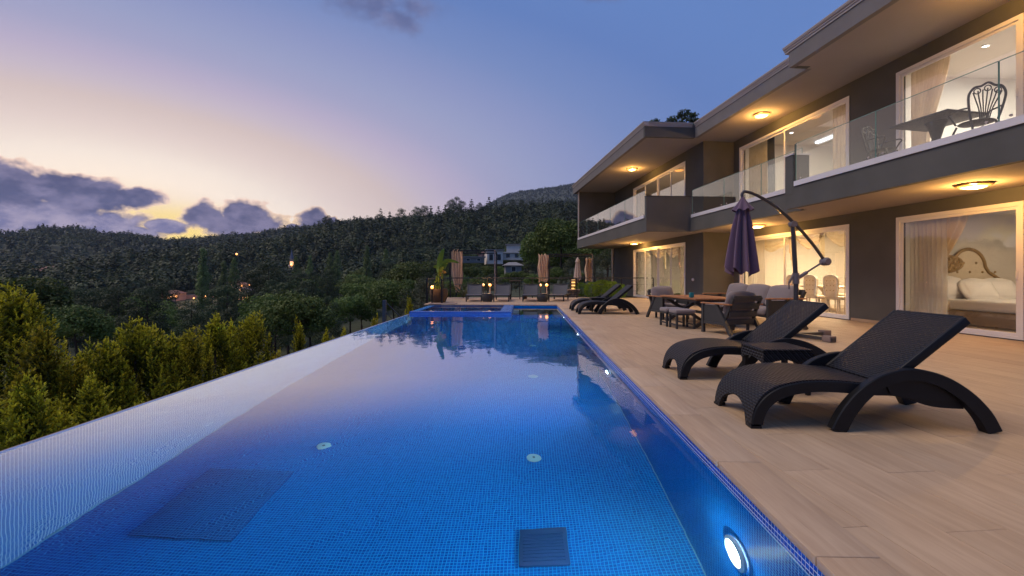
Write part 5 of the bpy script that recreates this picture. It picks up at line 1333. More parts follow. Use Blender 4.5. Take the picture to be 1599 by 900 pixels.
# cabanas: thin black frames with tied tan curtains
def tied_curtain(x, y, w, zt, zb, lab, taper=True, tail=0.0):
    t = thing('cabana_curtain', lab, 'curtain', (x, y, 0), 0, 'tan cabana curtains')
    def fn(i, j):
        z = zt+(zb-zt)*j; k = 1.0
        if taper and j > 0.55: k = 1-0.62*((j-0.55)/0.45)**1.4
        xx = (i-0.5)*w*k+(0.06*j if taper else 0)
        xx += 0.035*w*math.sin(j*5+x*3)*(i-0.2)+0.02*math.sin(j*9+i*7)*(1 if taper else 1.6)
        return (xx, 0.07*math.sin(i*2*PI*4.5+0.9*math.sin(j*4+x)+0.5)*(1-0.3*j)+0.03*math.sin(i*2*PI*9.3+j*3), z+0.05*(1-j)**6*math.sin(i*2*PI*2.6+x)-0.04*j*math.sin(i*11))
    mb = MB(); mb.grid(fn, 60, 20); part('drape', mb, M['tan'], t, 180)
    if taper: mb = MB(); mb.lathe([(w*0.22, -0.03), (w*0.24, 0), (w*0.22, 0.03)], 12, c=(0.03, 0, zb+(zt-zb)*0.18), sy=0.5); part('tie_band', mb, M['beige'], t, 60)
    return t
def cabana(x0, x1, y0, y1, h, lab):
    t = thing('cabana', lab, 'cabana frame', (x0, y0, -0.04), 0, 'cabana frames behind the railing')
    for x, y in ((0, 0), (x1-x0, 0), (0, y1-y0), (x1-x0, y1-y0)): mb = MB(); mb.box(x-0.035, y-0.035, 0, x+0.035, y+0.035, h); part('post', mb, M['joint'] if (x > 0 and y == 0) else M['blackm'], t)
    for a, b in (((0, 0), (x1-x0, 0)), ((0, y1-y0), (x1-x0, y1-y0)), ((0, 0), (0, y1-y0)), ((x1-x0, 0), (x1-x0, y1-y0))):
        dx = 0.036 if a[1] == b[1] else 0; dy = 0.036 if a[0] == b[0] else 0
        mb = MB(); mb.bar((a[0]+dx, a[1]+dy, h-0.04), (b[0]-dx, b[1]-dy, h-0.04), 0.05, 0.07); part('beam', mb, M['blackm'], t)
cabana(-3.10, -0.86, 22.85, 25.4, 2.42, 'thin black cabana frame behind the left sling loungers')
cabana(2.05, 4.45, 25.2, 27.8, 2.35, 'thin black cabana frame behind the right sling loungers')
tied_curtain(-2.78, 22.85, 0.58, 2.36, 0.28, 'tan curtain tied up on the left cabana, beside the banana plant')
tied_curtain(1.72, 25.2, 0.55, 2.26, 0.75, 'tan curtain bunched on the right cabana, above two garden lamps', False)
tied_curtain(4.62, 27.4, 0.44, 2.15, 0.75, 'ochre curtain on the far right cabana, beside the closed beige parasol', False)
t = thing('closed_parasol', 'closed beige parasol standing on a round base at the far right', 'parasol', (3.74, 25.9, -0.03))
mb = MB(); mb.lathe([(0.36, 0), (0.36, 0.05), (0.30, 0.10), (0.06, 0.13)], 22); part('base', mb, M['joint'], t, 50)
mb = MB(); mb.tube([(0, 0, 0.1), (0, 0, 2.14)], 0.032, 10); part('pole', mb, M['beige'], t, 60)
part('canopy', canopy((0, 0), 2.12, 0.92, 0.05, 0.20, 8, (0, 0), 0.15), M['beige'], t, 180)
mb = MB(); mb.lathe([(0.02, 2.16), (0.09, 2.06), (0.15, 1.88), (0.145, 1.87), (0.03, 2.05)], 16, cap=False); part('vent_cap', mb, M['beige'], t, 60)
t = thing('bar_table', 'small tall square bar table behind the middle loungers', 'bar table', (0.16, 21.3, 0))
mb = MB(); mb.rbox((0, 0, 0.86), (0.56, 0.5, 0.04), 0.008, n=0); part('tabletop', mb, M['pot'], t, 40)
for sx in (-0.18, 0.18):
    for sy in (-0.16, 0.16): mb = MB(); mb.tube([(sx*1.15, sy*1.15, 0), (sx, sy, 0.84)], 0.018, 6); part('leg', mb, M['blackm'], t, 60)
t = thing('lantern_box', 'slatted wooden lantern glowing orange beside the beige parasol', 'lantern', (3.42, 25.4, -0.04))
mb = MB()
for sx in (-1, 1):
    for sy in (-1, 1): mb.box(sx*0.15-0.02, sy*0.15-0.02, 0, sx*0.15+0.02, sy*0.15+0.02, 0.95)
part('frame', mb, M['pot'], t)
for k in range(5):
    mb = MB(); mb.box(-0.169, -0.168, 0.12+0.17*k, 0.169, 0.168, 0.20+0.17*k); part('slat', mb, M['pot'], t)
mb = MB(); mb.lathe([(0.10, 0.1), (0.10, 0.9)], 12); part('glow_tube', mb, emat('lantern_glow', (1, .5, .12), 1.2), t)
t = thing('stone_wall', 'low stone wall behind the right sling lounger', 'wall', (2.95, 24.2, -0.06))
sb = MB()
x = -0.62
for row in range(3):
    x = -0.62+(row % 2)*-0.06
    while x < 0.55:
        w = random.uniform(0.14, 0.26); sb.rbox((x+w/2, random.uniform(-0.01, 0.01), 0.07+row*0.125), (w-0.012, 0.26, 0.115), 0.03, n=0); x += w
o = part('stones', sb, M['stone'], t, 60); o['kind'] = 'stuff'
mb = MB(); mb.rbox((-0.03, 0, 0.40), (1.35, 0.32, 0.05), 0.012, n=0); part('cap_stone', mb, M['coping'], t, 40)
t = thing('brace_post', 'thin blue grey steel post with two stays outside the overflow edge of the pool', 'post', (-3.92, 14.0, -1.5))
mb = MB(); mb.box(-0.05, -0.05, 0, 0.05, 0.05, 1.86); part('post', mb, M['steel'], t)
mb = MB(); mb.tube([(0, 0, 1.84), (0.42, 0.4, 1.28)], 0.016, 6); mb.tube([(0, 0, 1.52), (0.24, 0.2, 1.22)], 0.014, 6); part('stay', mb, M['steel'], t, 60)
# pool edge pots and small things
t = thing('flower_pot', 'small dark pot standing on the deck behind the middle loungers', 'plant pot', (0.62, 21.6, 0))
mb = MB(); mb.lathe([(0.09, 0), (0.13, 0.2), (0.12, 0.2)], 14); part('pot_body', mb, M['pot'], t, 50)
mb = MB()
for k in range(40):
    a = random.random()*6.28; e = random.uniform(0.1, 1.3); d = Vector((math.cos(a)*math.cos(e), math.sin(a)*math.cos(e), math.sin(e))); s_ = d.cross(Vector((0, 0, 1))).normalized()*0.03; L = random.uniform(0.1, 0.25); p = Vector((0, 0, 0.18))
    mb.add([p, p+d*L*0.5+s_, p+d*L, p+d*L*0.5-s_], [(0,1,2,3)])
part('foliage', mb, M['leaf_broad'], t)
# ------------------------------------------------------------------ vegetation
def leaf_quads(P, D, size, aspect=0.5, jitter=0.6, rng=RNG, facing=False):
    """one diamond leaf per point: P positions, D main directions"""
    n = len(P)
    if facing:                                # leaf faces look outward from the clump
        N = D+rng.normal(0, jitter*0.8, (n, 3)); N /= np.linalg.norm(N, axis=1, keepdims=True)+1e-9
        D = np.cross(N, rng.normal(0, 1, (n, 3))); D /= np.linalg.norm(D, axis=1, keepdims=True)+1e-9; r = N
    else:
        D = D+rng.normal(0, jitter, (n, 3)); D /= np.linalg.norm(D, axis=1, keepdims=True)+1e-9; r = rng.normal(0, 1, (n, 3))
    Sd = np.cross(D, r); Sd /= np.linalg.norm(Sd, axis=1, keepdims=True)+1e-9
    s = (np.asarray(size)*rng.uniform(0.6, 1.3, n))[:, None]
    a = P-D*s*0.5; c = P+D*s*0.5; m = P+D*s*0.05
    V = np.stack([a, m+Sd*s*aspect*0.5, c, m-Sd*s*aspect*0.5], 1).reshape(-1, 3)
    return V
def quads(n): return np.arange(4*n, dtype=np.int32).reshape(-1, 4)
def clumps(centres, radii, per, size, aspect=0.5, flat=0.7, jitter=0.7, rng=RNG):
    Ps = []; Ds = []
    for c, r in zip(centres, radii):
        k = max(6, int(per*r*r))
        d = rng.normal(0, 1, (k, 3)); d /= np.linalg.norm(d, axis=1, keepdims=True)
        rad = r*rng.uniform(0.45, 1.0, (k, 1))**0.6
        p = c+d*rad*np.array([1, 1, flat]); Ps.append(p); Ds.append(d+np.array([0, 0, 0.4]))
    P = np.concatenate(Ps); D = np.concatenate(Ds)
    return leaf_quads(P, D, size, aspect, jitter, rng, True)
def limb_mesh(h, r0, limbs, rng, lean=0.0):
    mb = MB()
    top = Vector((lean*h*0.3, 0, h))
    mb.tube(smooth_path([(0, 0, -0.4), (0.02*h, 0.01*h, h*0.35), (lean*h*0.2, -0.01*h, h*0.7), top], 3), r0, 7, scales=[1-0.8*i/9 for i in range(10)])
    for c in limbs:
        z0 = min(h*0.92, max(h*0.2, c[2]*0.8)); p0 = Vector((lean*z0*0.2, 0, z0)); p1 = Vector(c)
        mb.tube([p0, p0.lerp(p1, 0.5)+Vector((0, 0, -0.06*h)), p1], r0*0.35, 5, scales=[1, 0.7, 0.3])
    return mb.mesh('trunk', M['bark'], 60)
def tree_kind(kind, seed, H):
    rng = np.random.default_rng(seed); cs = []; rs = []
    if kind == 'pine':                       # irregular flat-topped clumps on a bare stem
        n = int(rng.integers(17, 24))
        for k in range(n):
            f = (k+0.5)/n; z = H*(0.30+0.66*f); a = k*2.4+rng.uniform(-.5, .5); rr = H*0.37*(1-f)**0.5*rng.uniform(0.35, 1.05)
            cs.append((rr*math.cos(a), rr*math.sin(a), z)); rs.append(H*rng.uniform(0.10, 0.165)*(1.15-0.45*f))
        cs = np.array(cs); V = clumps(cs, rs, 520/(H*0.13)**2/1.3, H*0.026, 0.4, 0.6, 0.6, rng); mat = 'leaf_pine'; th = H*0.93
    elif kind == 'broad':
        n = int(rng.integers(24, 32))
        for k in range(n):
            d = rng.normal(0, 1, 3); d /= np.linalg.norm(d); d[2] = abs(d[2])*1.0-0.25
            rr = rng.uniform(0.55, 1.0); cs.append((d[0]*H*0.34*rr, d[1]*H*0.34*rr, H*0.58+d[2]*H*0.36*rr)); rs.append(H*rng.uniform(0.10, 0.17))
        cs = np.array(cs); V = clumps(cs, rs, 330/(H*0.13)**2/1.3, H*0.032, 0.6, 0.8, 0.8, rng); mat = 'leaf_broad'; th = H*0.7
    elif kind == 'poplar':
        n = 30
        for k in range(n):
            f = (k+0.5)/n; z = H*(0.10+0.88*f); rr = H*0.075*math.sin(PI*min(1, 0.12+0.88*f))**0.6*rng.uniform(0.3, 1); a = k*2.4
            cs.append((rr*math.cos(a), rr*math.sin(a), z)); rs.append(H*0.062*(1.15-0.6*f)*rng.uniform(0.75, 1.25))
        cs = np.array(cs); V = clumps(cs, rs, 260/(H*0.055)**2/1.3, H*0.020, 0.6, 1.25, 0.6, rng); mat = 'leaf_poplar'; th = H*0.9
    elif kind == 'olive':
        n = 26
        for k in range(n):
            d = rng.normal(0, 1, 3); d /= np.linalg.norm(d)
            cs.append((d[0]*H*0.38, d[1]*H*0.38, H*0.62+d[2]*H*0.30)); rs.append(H*rng.uniform(0.09, 0.15))
        cs = np.array(cs); V = clumps(cs, rs, 300/(H*0.12)**2/1.3, H*0.035, 0.35, 0.9, 0.8, rng); mat = 'leaf_olive'; th = H*0.6
    elif kind == 'fir':                      # layered conifer seen against the sky
        lv = 11
        for k in range(lv):
            f = k/(lv-1); z = H*(0.26+0.70*f); rr = H*0.20*(1-f)**0.8+H*0.02
            m = max(2, int(6*(1-f)+1.5))
            for q in range(m):
                a = q*2*PI/m+k*0.9+rng.uniform(-.3, .3); u = rng.uniform(0.5, 1.0)
                cs.append((rr*u*math.cos(a), rr*u*math.sin(a), z+rng.uniform(-.02, .02)*H)); rs.append(H*rng.uniform(0.05, 0.085)*(1.1-0.5*f))
        cs = np.array(cs); V = clumps(cs, rs, 220/(H*0.065)**2/1.3, H*0.030, 0.35, 0.5, 0.5, rng); mat = 'leaf_pine'; th = H*0.97
    crown = np_mesh('crown', V, quads(len(V)//4), M[mat])
    idx = rng.choice(len(cs), min(7, len(cs)), replace=False)
    return crown, limb_mesh(th, H*0.020, [cs[i] for i in idx], rng)
PROTO = {}
for kind, ns, H in (('pine', 4, 9.0), ('broad', 4, 7.5), ('poplar', 2, 11.0), ('olive', 2, 5.0), ('fir', 3, 11.0)):
    PROTO[kind] = [tree_kind(kind, 100+17*i+len(kind), H)+(H,) for i in range(ns)]
def plant_tree(kind, x, y, h, lab, group, z=None, nm=None, var=None):
    cr, tr, H = PROTO[kind][var if var is not None else random.randrange(len(PROTO[kind]))]
    zz = gz(x, y) if z is None else z
    t = thing(nm or {'pine': 'pine_tree', 'broad': 'leafy_tree', 'poplar': 'poplar_tree', 'olive': 'olive_tree', 'fir': 'conifer_tree'}[kind], lab, 'tree', (x, y, zz), random.random()*6.28, group)
    s = h/H; t.scale = (s*random.uniform(0.9, 1.12), s*random.uniform(0.9, 1.12), s)
    link('trunk', tr, t); link('crown', cr, t); return t
def at(px, dist):
    """ground position in the direction of photo column px at a distance"""
    az = math.atan((px-800)/F); return dist*math.sin(az), dist*math.cos(az)
def top_h(px, py, x, y):
    """tree height so that its top meets photo row py"""
    return EYE+(429-py)/F*y-gz(x, y)
taken = []
def single(kind, px, dist, py, lab, group=None, nm=None, hmin=1.0, z=None):
    x, y = at(px, dist); h = max(hmin, EYE+(429-py)/F*y-(gz(x, y) if z is None else z)); taken.append((x, y, h*0.25)); return plant_tree(kind, x, y, h, lab, group, z=z, nm=nm)
# trees one can name
GP = 'poplars in the valley'
single('poplar', 318, 118, 388, 'tall pale green poplar in the valley, tallest of the poplars', GP)
single('poplar', 350, 116, 408, 'shorter rounded poplar just right of the tallest poplar', GP); single('poplar', 366, 120, 402, 'poplar right of the rounded one, half hidden by a dark pine', GP)
single('poplar', 574, 130, 384, 'slim poplar on the slope, nearest the villa houses', GP); single('poplar', 570-43, 128, 391, 'slim poplar on the slope, right one of the close pair', GP); single('poplar', 516, 129, 394, 'slim poplar on the slope, left one of the close pair', GP)
single('poplar', 525-40, 140, 398, 'faint slim poplar on the slope, leftmost of the slim ones', GP); single('poplar', 603, 150, 388, 'faint slim poplar on the slope right of the nearest one', GP)
single('poplar', 463, 135, 400, 'small poplar left of the slim ones', GP)
single('broad', 26, 46, 405, 'large bushy green tree at the left edge beyond the thuja', None)
single('broad', 646, 60, 390, 'big olive green tree behind the railing corner', None); single('broad', 600, 55, 425, 'rounded light green tree on the slope left of the railing corner', None)
single('broad', 566, 62, 428, 'low light green tree left of the rounded one on the slope', None); single('broad', 548, 50, 448, 'dark leafy tree below the slope, beside the steel post', None)
single('broad', 876, 46, 322, 'tall olive green tree standing left of the villa corner', None, z=-0.3); single('broad', 855, 60, 345, 'green tree behind the tall one left of the villa corner', None); single('broad', 930, 44, 345, 'dark tree behind the villa corner', None, z=-0.3)
single('olive', 948, 29, 392, 'silvery olive tree beside the villa behind the clipped bushes', None, z=-0.1); single('olive', 905, 33, 398, 'dark olive tree behind the closed beige parasol', None, z=-0.1)
single('broad', 745, 42, 425, 'dark bush behind the left cabana', None); single('broad', 800, 48, 418, 'dark leafy bush below the white houses', None); single('broad', 712, 50, 418, 'dark leafy tree behind the tan curtain', None)
single('pine', 420, 62, 408, 'big dark pine in the middle of the valley', None); single('pine', 465, 58, 430, 'dark pine right of the big middle one', None); single('pine', 395, 70, 420, 'dark pine left of the big middle one', None)
single('pine', 230, 48, 455, 'near dark pine with open crown above the thuja row', None); single('pine', 300, 44, 468, 'near dark pine right of the open crowned one', None); single('pine', 150, 44, 482, 'near dark pine behind the tall thuja', None); single('pine', 200, 40, 490, 'low dark pine behind the thuja row', None)
single('pine', 360, 40, 478, 'near dark pine above the right part of the thuja row', None); single('pine', 430, 40, 470, 'near dark pine between thuja row and slim thuja', None); single('pine', 510, 42, 462, 'near dark pine left of the steel post', None)
GR = 'dark pines along the skyline'
RIDGE = [(385, 372, 'fir'), (498, 346, 'fir'), (512, 338, 'pine'), (525, 344, 'fir'), (541, 346, 'pine'), (553, 340, 'fir'), (566, 343, 'fir'), (580, 341, 'pine'), (596, 336, 'pine'), (609, 333, 'fir'), (627, 326, 'pine'), (640, 334, 'fir'), (652, 324, 'pine'), (663, 322, 'pine'),
         (673, 323, 'fir'), (685, 325, 'fir'), (696, 320, 'fir'), (706, 312, 'pine'), (713, 309, 'pine'), (722, 313, 'pine'), (737, 311, 'fir'), (750, 317, 'pine'), (764, 310, 'fir'), (776, 316, 'fir'), (786, 314, 'fir'), (800, 312, 'pine'), (815, 313, 'pine'), (832, 314, 'pine'), (848, 318, 'pine'), (862, 320, 'pine'), (884, 318, 'fir')]
for k, (px, py, kd) in enumerate(RIDGE):
    single(kd, px, 330+((k*37) % 40), py-random.uniform(0, 3), ('dark pine' if kd == 'pine' else 'dark pointed conifer')+' on the skyline '+('right of the last cloud' if px < 535 else 'at the low left part of the wooded ridge' if px < 600 else 'halfway up the wooded ridge' if px < 660 else 'left of the highest ridge clump' if px < 700 else 'in the highest clump of the wooded ridge' if px < 730 else 'just left of the bare mountain' if px < 790 else 'in front of the bare mountain'), GR, 'pine_tree', 6.0)
for k, (px, py) in enumerate([(1022, 184), (1038, 188), (1052, 180), (1066, 171), (1080, 174), (1086, 182)]):
    single('fir', px, 70, py, ['low dark conifer top over the roof, leftmost', 'small dark conifer top over the roof', 'dark conifer top over the roof left of the tallest', 'tallest dark conifer top over the roof', 'dark conifer top over the roof right of the tallest', 'dark conifer top touching the roof edge'][k], 'conifers behind the villa', z=6.0)
for k, (px, d, py) in enumerate([(668, 26, 436), (690, 27, 440), (712, 29, 434), (735, 27, 442), (758, 30, 436), (782, 28, 440), (806, 31, 433), (832, 29, 438), (858, 32, 430), (884, 31, 428), (905, 37, 420), (700, 34, 428), (770, 36, 428), (835, 38, 424), (870, 40, 412)]):
    single('broad' if k % 3 else 'olive', px, d, py, 'dark shrub behind the far railing, '+['at its left corner', 'beside the banana plant', 'under the left tan curtain', 'behind the leftmost sling lounger', 'behind the left pair of lamps', 'behind the second sling lounger', 'behind the bar table', 'behind the third sling lounger', 'behind the right pair of lamps', 'above the low stone wall', 'behind the closed beige parasol', 'rising behind the left tan curtain', 'rising between the two cabanas at left', 'rising in front of the white houses', 'rising left of the villa corner'][k], 'shrubs behind the far railing', 'shrub', 0.8)
_hid = [(764, 80, 409, 'broad', 'bushy tree in front of the lower white house'), (783, 86, 412, 'broad', 'bushy tree between the lower white house and the long low one'), (806, 84, 408, 'broad', 'round tree below the topmost white villa'), (826, 92, 400, 'pine', 'dark pine right of the topmost white villa'), (842, 100, 392, 'pine', 'dark pine beside the small white house at right'), (748, 84, 412, 'pine', 'dark pine left of the white houses'), (790, 70, 424, 'broad', 'low bush under the hillside houses'), (815, 66, 420, 'broad', 'leafy tree under the right end of the hillside houses'), (733, 72, 408, 'broad', 'leafy tree behind the left cabana')]
def village_clear(x, y, pts): return all((x-a)**2+(y-b)**2 > (rr+2.0)**2 for a, b, rr in pts)
# houses first, so the wood keeps clear of them
def far_house(px, dist, w, d, h, z, rz, wall, roof, lab, nwin=3, lit=0, flat=True, nm='hillside_house', storeys=1, sink=0.0):
    x, y = at(px, dist); zz = gz(x, y)-0.5 if z is None else z
    t = thing(nm, lab, 'house', (x, y, zz), rz, 'houses on the hillside'); taken.append((x, y, max(w, d)*0.55))
    mb = MB(); mb.box(-w/2, -d/2, 0, w/2, d/2, h); wl = part('wall', mb, wall, t)
    if flat: mb = MB(); mb.box(-w/2-0.3, -d/2-0.3, h+0.002, w/2+0.3, d/2+0.3, h+0.25)
    else: mb = MB(); mb.add([(-w/2-.4, -d/2-.4, h), (w/2+.4, -d/2-.4, h), (w/2+.4, d/2+.4, h), (-w/2-.4, d/2+.4, h), (-w/4, 0, h+w*0.22), (w/4, 0, h+w*0.22)], [(0,1,5,4), (2,3,4,5), (1,2,5), (3,0,4), (3,2,1,0)])
    part('roof', mb, roof, t)
    for s in range(storeys):
        for k in range(nwin):
            xx = -w/2+w*(k+0.5)/nwin; z0 = min(0.8, h*0.4)+s*2.8
            fr = MB(); fr.box(xx-0.4, -d/2-0.05, z0-0.05, xx+0.4, -d/2-0.004, z0+min(1.2, h-z0-0.15)); f = part('window', fr, M['housew'] if wall is not M['housew'] else M['houseg'], t)
            mb = MB(); mb.box(xx-0.33, -d/2-0.07, z0, xx+0.33, -d/2-0.051, z0+min(1.13, h-z0-0.22)); part('pane', mb, M['townwin'] if k < lit else M['darkwin'], f)
    return t
def zrow(py, dist, px): return EYE+(429-py)/F*(dist*math.cos(math.atan((px-800)/F)))
far_house(771, 95, 3.2, 6, 2.7, zrow(413, 95, 771), 0.15, M['housew'], M['houseg'], 'small white flat roofed house, lowest of the hillside group', 2, 0)
far_house(795, 100, 5.6, 6, 1.5, zrow(407, 100, 795), -0.05, M['housew'], M['housew'], 'long low white house with a flat roof edge in the middle of the hillside group', 3, 0)
far_house(808, 112, 4.6, 6, 3.6, zrow(407, 112, 808), -0.1, M['housew'], M['houseg'], 'white villa topmost of the hillside group, with a lit window', 3, 1)
far_house(825, 114, 2.8, 5, 2.8, zrow(403, 114, 825), -0.1, M['houseg'], M['housew'], 'small grey box house right of the topmost white villa', 2, 0)
far_house(838, 116, 2.6, 4, 2.0, zrow(396, 116, 838), -0.1, M['housew'], M['houseg'], 'smallest white house right of the hillside group, half hidden by trees', 1, 0)
far_house(738, 92, 4.2, 4, 1.0, zrow(411, 92, 738), 0.2, M['houseg'], M['houseg'], 'low flat grey house left of the hillside group', 2, 0)
far_house(757, 100, 2.0, 3, 1.0, zrow(404, 100, 757), 0.3, M['housep'], M['rooft'], 'tiny hut with orange tiled roof above the low grey house', 1, 0, flat=False)
far_house(801, 76, 2.6, 3, 1.6, zrow(430, 76, 801), 0.1, M['houseg'], M['houseg'], 'grey shed with sloping roof below the white houses', 1, 0, flat=False)
far_house(66, 330, 16, 10, 6, zrow(449, 330, 66), 0.2, M['housep'], M['rooft'], 'lilac house with a lit tiled roof in the village at the left', 4, 2, flat=False, storeys=2)
far_house(80, 345, 12, 9, 7, zrow(444, 345, 80), -0.2, M['housew'], M['rooft'], 'house with orange lit gable in the village at the left', 3, 2, flat=False, storeys=2)
far_house(95, 338, 12, 9, 5, zrow(447, 338, 95), 0.1, M['housew'], M['houseg'], 'white flat house at the right of the left village', 3, 1)
far_house(50, 270, 9, 8, 4.5, zrow(467, 270, 50), 0.3, M['housep'], M['rooft'], 'pink gabled house below the left village', 3, 1, flat=False)
far_house(72, 262, 8, 8, 4, zrow(468, 262, 72), -0.3, M['housew'], M['rooft'], 'pale house among dark trees below the left village', 2, 1, flat=False)
far_house(271, 170, 4.5, 5, 2.2, zrow(470, 170, 271), 0.1, M['housep'], M['rooft'], 'lit house at the left end of the orange garden wall', 3, 3, flat=False)
far_house(368, 190, 5, 6, 2.6, zrow(455, 190, 368), 0.2, M['housep'], M['rooft'], 'pinkish house in the valley right of the poplars', 3, 1, flat=False)
far_house(385, 182, 5, 5, 2.8, zrow(459, 182, 385), -0.2, M['housew'], M['rooft'], 'white house in the valley beside the pinkish one', 3, 2, flat=False)
far_house(388, 160, 4.5, 5, 2.0, zrow(472, 160, 388), 0.0, M['housep'], M['rooft'], 'low lit house in the valley below the white one', 3, 2, flat=False)
for px, d, py, kd, lb in _hid: single(kd, px, d, py, lb, None)
x, y = at(312, 172); t = thing('garden_wall', 'long garden wall lit orange in the valley', 'wall', (x, y, zrow(471, 172, 312)), 0.4); taken.append((x, y, 9))
mb = MB(); mb.box(-10, -0.2, 0, 10, 0.2, 2.0); part('wall', mb, M['housep'], t); mb = MB(); mb.box(-10.1, -0.26, 2.002, 10.1, 0.26, 2.2); part('cap', mb, M['houseg'], t)
x, y = at(456, 210); zb = zrow(424, 210, 456)
t = thing('minaret', 'slender minaret with an orange lit balcony rising from the trees', 'minaret', (x, y, zb-8)); taken.append((x, y, 3))
mb = MB(); mb.lathe([(1.1, 0), (1.0, 6), (0.75, 6.5), (0.7, 9.2)], 12); part('shaft', mb, M['housew'], t, 40)
mb = MB(); mb.lathe([(0.75, 9.2), (1.25, 9.8), (1.25, 10.6), (1.1, 10.6)], 12); part('balcony', mb, M['housew'], t, 40)
mb = MB(); mb.lathe([(0.62, 10.6), (0.58, 13.2)], 12); part('upper_shaft', mb, M['houseg'], t, 40)
mb = MB(); mb.lathe([(0.85, 13.2), (0.5, 14.6), (0.05, 17)], 12); part('spire', mb, M['steel'], t, 40)
mb = MB(); mb.lathe([(0.63, 10.7), (0.66, 10.9), (0.66, 12.0), (0.63, 12.1)], 12, cap=False); part('lit_windows', mb, M['townwin'], t, 40)
def street_lamp(px, dist, py, lab, r=0.35, e=0):
    x, y = at(px, dist); z = zrow(py, dist, px); g = min(gz(x, y), z-2)
    t = thing('street_lamp', lab, 'street lamp', (x, y, g), 0, 'lamps of the village')
    mb = MB(); mb.tube([(0, 0, 0), (0, 0, z-g)], 0.08, 6); part('post', mb, M['blackm'], t, 60)
    mb = MB(); mb.lathe([(r*0.3, z-g-r), (r, z-g-r*0.4), (r, z-g+r*0.4), (r*0.3, z-g+r)], 8); part('globe', mb, M['town'], t, 60)
    if e:
        ld = bpy.data.lights.new('street_lamp_bulb', 'POINT'); ld.energy = e; ld.color = (1.0, 0.5, 0.15); ld.shadow_soft_size = 0.0
        o = bpy.data.objects.new('street_lamp_bulb', ld); COL.objects.link(o); o.parent = t; o.location = (0, -1.5, z-g+1.0)
for px, d, py, r, e in [(49, 300, 443, 0.85, 900), (78, 330, 436, 0.5, 600), (72, 322, 441, 0.5, 0), (52, 250, 463, 0.4, 500), (263, 150, 466, 0.28, 0), (268, 151, 465, 0.40, 350), (275, 152, 463, 0.34, 200), (322, 165, 464, 0.42, 350), (303, 164, 466, 0.2, 120), (362, 172, 446, 0.25, 0), (365, 173, 444, 0.3, 150), (378, 172, 446, 0.38, 200), (390, 174, 445, 0.22, 0), (372, 150, 461, 0.22, 0), (386, 148, 464, 0.42, 300), (391, 148, 465, 0.24, 0), (456, 205, 414, 0.5, 200), (370, 150, 397, 0.28, 0), (70, 240, 479, 0.4, 0), (85, 236, 486, 0.28, 0)]:
    street_lamp(px, d, py, ('big bright' if r > .6 else 'bright' if r > .36 else 'faint')+' orange street lamp '+('in the left village' if px < 100 and py < 450 else 'below the left village among dark trees' if px < 100 else 'at the left end of the orange garden wall' if px < 290 else 'along the orange garden wall' if px < 330 else 'lone above the valley houses' if py < 400 else 'beside the valley houses, upper row' if py < 450 else 'beside the valley houses, lower row' if px < 400 else 'on the minaret'), r, e)
# bushes and the row of golden thuja beyond the overflow edge
def ball_mesh(seed):
    rng = np.random.default_rng(seed); k = 5200
    d = rng.normal(0, 1, (k, 3)); d /= np.linalg.norm(d, axis=1, keepdims=True)
    lump = 1+0.05*np.sin(d[:, 0]*9+seed)*np.sin(d[:, 1]*8)+0.05*np.sin(d[:, 2]*11+d[:, 0]*5)
    P = d*(lump*rng.uniform(0.84, 1.0, k))[:, None]
    return np_mesh('foliage', leaf_quads(P, d+np.array([0, 0, 0.3]), 0.10, 0.55, 0.5, rng), quads(k), M['leaf_box'])
balls = [ball_mesh(3), ball_mesh(8)]
for k, (px, sz, dist) in enumerate([(926, 0.44, 23.8), (941, 0.50, 23.4), (955, 0.47, 23.0), (967, 0.40, 23.2), (908, 0.40, 25.6)]):
    x, y = at(px, dist)
    t = thing('clipped_bush', ['rounded green bush, leftmost bright one beside the distant loungers', 'largest rounded green bush in the row by the villa corner', 'rounded green bush third from the left in the row by the villa corner', 'small rounded bush next to the downpipe of the villa', 'dark rounded bush behind the closed beige parasol'][k], 'bush', (x, y, 0.0), k*1.3, 'clipped bushes by the villa')
    o = link('foliage', balls[k % 2], t); o.scale = (sz, sz, sz*0.95); o.location = (0, 0, sz*0.84)
    mb = MB(); mb.tube([(0, 0, -0.1), (0, 0, sz*0.8)], 0.03, 6); part('stem', mb, M['bark'], t, 60)
